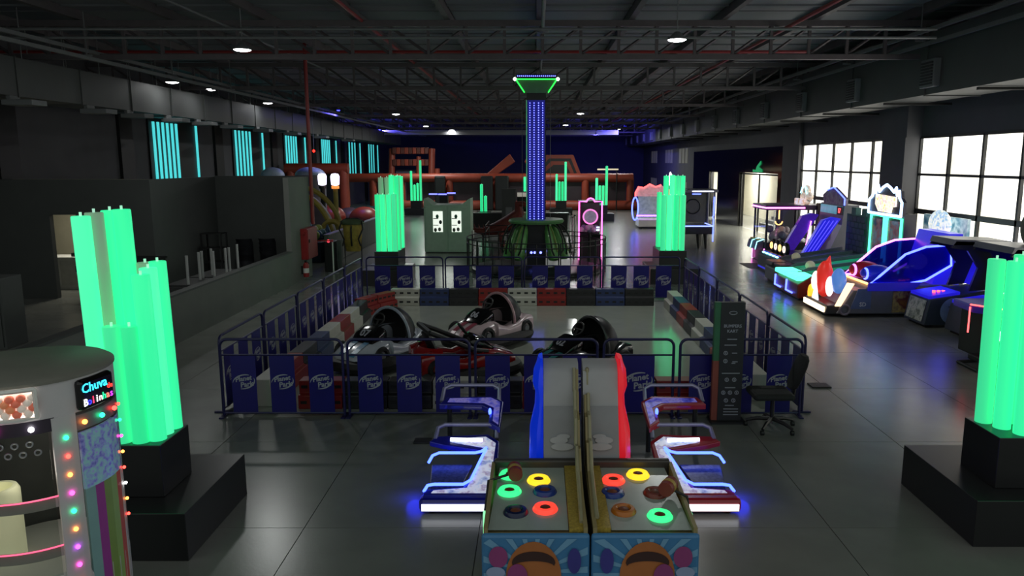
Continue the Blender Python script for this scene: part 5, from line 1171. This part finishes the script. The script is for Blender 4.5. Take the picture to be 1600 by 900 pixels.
for i,(x,y,r_,c) in enumerate(((-11.2,41,.75,'#7a2c20'),(-9.3,41,.7,'#7a2c20'),(-10.6,43,.6,'#4a3a44'),(-8.2,39,.45,'#2a3a50'))):
    tag(ob('soft_shape', MB().sphere((x,y,r_*.7),(r_*1.2,r_,r_*.9),14,10), mat('soft_'+c,c,.4,var=.2,scale=3), None, True), ['red rounded soft play shape left of its twin','red rounded soft play shape right of its twin','dark mauve soft play shape between the red ones','dark blue soft play shape near the low wall'][i], 'soft shape', 'soft play shapes')
for i,(x,y,r_,lb) in enumerate(((-12.6,36.5,.55,'pale inflatable dome peeking over the party room wall, left one'),(-11.4,38.5,.75,'pale blue inflatable dome peeking over the party room wall, right one'))):
    t = thing('inflatable_dome', lb, 'inflatable', (x,y,0)); ob('pillar', MB().cyl((0,0,0),(0,0,2.85),r_,n=14), Mgr_, t, True); ob('cap', MB().sphere((0,0,2.85),(r_,r_,.4),14,8,0,PI/2), mat('dome_pale','#8a98a8',.5,var=.2,scale=2), t, True)
# ================================================================= FAR INFLATABLE ARENA
t = thing('inflatable_arena', 'long orange inflatable arena wall across the far end of the hall', 'inflatable', (-3.5, 56, 0))
ob('top_tube', MB().tube([(-14.2,56,2.35),(7.1,56,2.35)],.32,12), Mor, t, True, w=True); ob('bottom_tube', MB().tube([(-11,55.8,.35),(7.6,55.8,.35)],.35,12), Mor, t, True, w=True)
for x in (-14.0,-12.0,-9.9,-6.4,-3.0,-.4,3.6,6.9): ob('upright_tube', MB().cyl((x,56,.3),(x,56,2.3),.28,n=12), Mor, t, True, w=True)
Mpan = mat('arena_mesh_dark','#2c2026',.6,var=.2,scale=1)
for a, b in ((-12.0,-9.9),(-9.6,-6.7),(-6.1,-3.3),(-2.7,-.7),(0,3.3),(3.9,6.6)): ob('mesh_panel', MB().box(a,b,56.1,56.14,.6,2.1), Mpan, t, w=True)
for x, w_ in ((-7.0,.8),(-3.6,.9),(-2.5,1.0)): ob('black_pad', MB().box(x-w_/2,x+w_/2,55.3,55.6,0,2.5), M_black, t, bev=.1, w=True)
ob('inner_ramp', MB().prism([(56.8,0),(60,0),(60,2.2)],'x',-6.2,-3.8), mat('ramp_rust','#6a2e22',.6,var=.1), t, w=True)
t = thing('inflatable_slide', 'orange inflatable slide with striped crossbars at far left', 'inflatable', (-9.6, 59, 0))
for x in (-11.3,-8.2): ob('side_wall', MB().cyl((x,59,0),(x+.1,59.6,4.5),.25,n=12), Mor, t, True, w=True)
ob('side_wall', MB().cyl((-9.2,58.8,0),(-9.1,59.3,3.9),.18,n=10), Mor, t, True, w=True)
for z in (4.4,3.5):
    for i in range(9): ob('stripe_block', MB().box(-11.1+.31*i,-10.81+.31*i,59.1,59.5,z-.3,z+.2), Mor if i%2 else mat('stripe_dark','#5a2a20',.6), t, bev=.04, w=True)
ob('slide_bed', MB().prism([(57.4,.2),(60,2.9),(60,2.7),(57.6,.1)],'x',-11.0,-9.3), mat('slide_grey','#50505e',.4,var=.1), t, w=True)
ob('corner_pad', MB().cyl((-7.6,58.6,0),(-7.6,58.6,3.0),.35,.2,n=12), Mor, t, True, w=True)
t = thing('inflatable_chevron', 'pair of slanted orange boards rising behind the tower', 'inflatable', (-2.2, 58, 0))
ob('slant_board', MB().prism([(-4.0,2.4),(-3.2,2.4),(-1.6,3.5),(-2.0,4.1)],'y',57.8,58.3), Mor, t, bev=.05, w=True); ob('slant_board', MB().prism([(.1,2.4),(.8,2.4),(.4,2.9),(-.6,4.1),(-.9,3.5)],'y',57.4,57.8), Mor, t, bev=.05, w=True); ob('mast', MB().box(-2.0,.2,58.2,58.4,0,2.6), M_black, t, w=True)
t = thing('inflatable_arch_gate', 'stepped orange and black inflatable arch right of the tower', 'inflatable', (1.7, 60.3, 0))
for i,(o_,m_) in enumerate(((0,Mor),(.28,M_black),(.5,Mor),(.78,M_black))):
    y = 60.1-.12*i
    ob('arch_band', MB().prism([(-.6+o_,2.3),(.8+o_*.7,4.05-o_),(2.9-o_*.7,4.05-o_),(3.6-o_,2.3)],'y',y,y+.1), m_, t, w=True)
ob('arch_core', MB().box(.2,2.8,60.25,60.5,0,2.4), M_black, t, w=True)
t = thing('light_boom', 'thin pale light bar above the far right inflatable', 'lamp', (5.8, 55, 0)); ob('post', MB().cyl((0,0,0),(0,0,2.95),.05,n=6), M_black, t); ob('bar', MB().box(-1.4,.1,-.06,.06,2.92,3.02), neon('pale_bar','#d8c8a8',.8), t)
# ================================================================= MID-DISTANCE SMALL THINGS
t = thing('blue_light_kiosk', 'slim dark kiosk topped with three short blue light bars', 'kiosk', (-4.5, 37, 0)); ob('post', MB().box(-.2,.2,-.15,.15,0,1.9), M_black, t)
for i,(x,z) in enumerate(((-.5,1.93),(-.05,1.92),(.38,1.98))): ob('light_bar', MB().box(x-.2,x+.2,-.2,-.1,z,z+.06), neon('kiosk_blue',(.16,.18,1.),2.6), t)
ob('bar_arm', MB().box(-.7,.6,-.1,.1,1.88,1.94), M_black, t)
t = thing('long_counter', 'long black counter behind the tower', 'counter', (-.6, 38.6, 0)); ob('body', MB().box(-2.6,2.2,-.3,.3,0,.9), M_black, t); ob('top', MB().box(-2.65,2.25,-.35,.35,.9,.95), M_plinth, t)
t = thing('menu_stand', 'dark stand with pale card in front of the counter', 'stand', (-1.35, 37.4, 0)); ob('board', MB().box(-.35,.35,-.04,.04,.5,2.2), M_part, t); ob('card', MB().box(-.16,.16,-.06,-.04,.9,1.3), M_vent, t); ob('foot', MB().box(-.35,.35,-.2,.2,0,.05), M_black, t); ob('stem', MB().box(-.05,.05,-.03,.03,.05,.5), M_black, t)
t = thing('drinks_fridge', 'upright fridge with pale header behind the tower', 'fridge', (-.62, 40.2, 0)); ob('body', MB().box(-.4,.4,-.3,.3,0,1.95), M_black, t, bev=.02); ob('header', MB().box(-.38,.38,-.32,-.3,1.7,1.92), mat('fridge_header','#c8c4b8',.4,emit='#b8b4a8',es=.5), t); ob('door', MB().box(-.36,.36,-.32,-.3,.1,1.66), M_blackgloss, t); ob('cyan_strip', MB().box(-.56,-.5,-.34,-.3,.9,1.4), Ncy, t)
t = thing('rail_pen', 'square black railing pen around the dragon statue', 'railing', (-1.6, 28.9, 0))
for z in (.5,.85,1.1): ob('rail', MB().tube([(-.35,0,z),(1.3,0,z)],.018,6), M_black, t); ob('rail', MB().tube([(-.35,0,z),(-.35,2.2,z)],.018,6), M_black, t)
for x, y in ((-.35,0),(.5,0),(1.3,0),(-.35,2.2)): ob('post', MB().cyl((x,y,0),(x,y,1.1),.022,n=6), M_black, t)
for i,(x,y) in enumerate(((1.42,29.6),(1.55,30.4),(1.35,31.0))):
    t = thing('queue_post', '%s slim white queue post beside the pink neon machine' % ('nearest','middle','farthest')[i], 'post', (x,y,0)); ob('base', MB().lathe([(.16,0),(.16,.02),(.04,.04)], n=16), M_vent, t, True); ob('pole', MB().cyl((0,0,.03),(0,0,1.35),.035,n=8), M_white, t, True); ob('cap', MB().cyl((0,0,1.35),(0,0,1.4),.045,n=8), M_black, t)
t = thing('green_cabinet', 'pale green cabinet behind the left side of the tower', 'cabinet', (-.75, 33.5, 0)); ob('body', MB().box(-.3,.5,-.3,.3,0,1.25), mat('pale_green','#7fae86',.5), t, bev=.02); ob('top', MB().box(-.33,.53,-.33,.33,1.25,1.3), mat('pale_green_top','#8f9a70',.5), t)
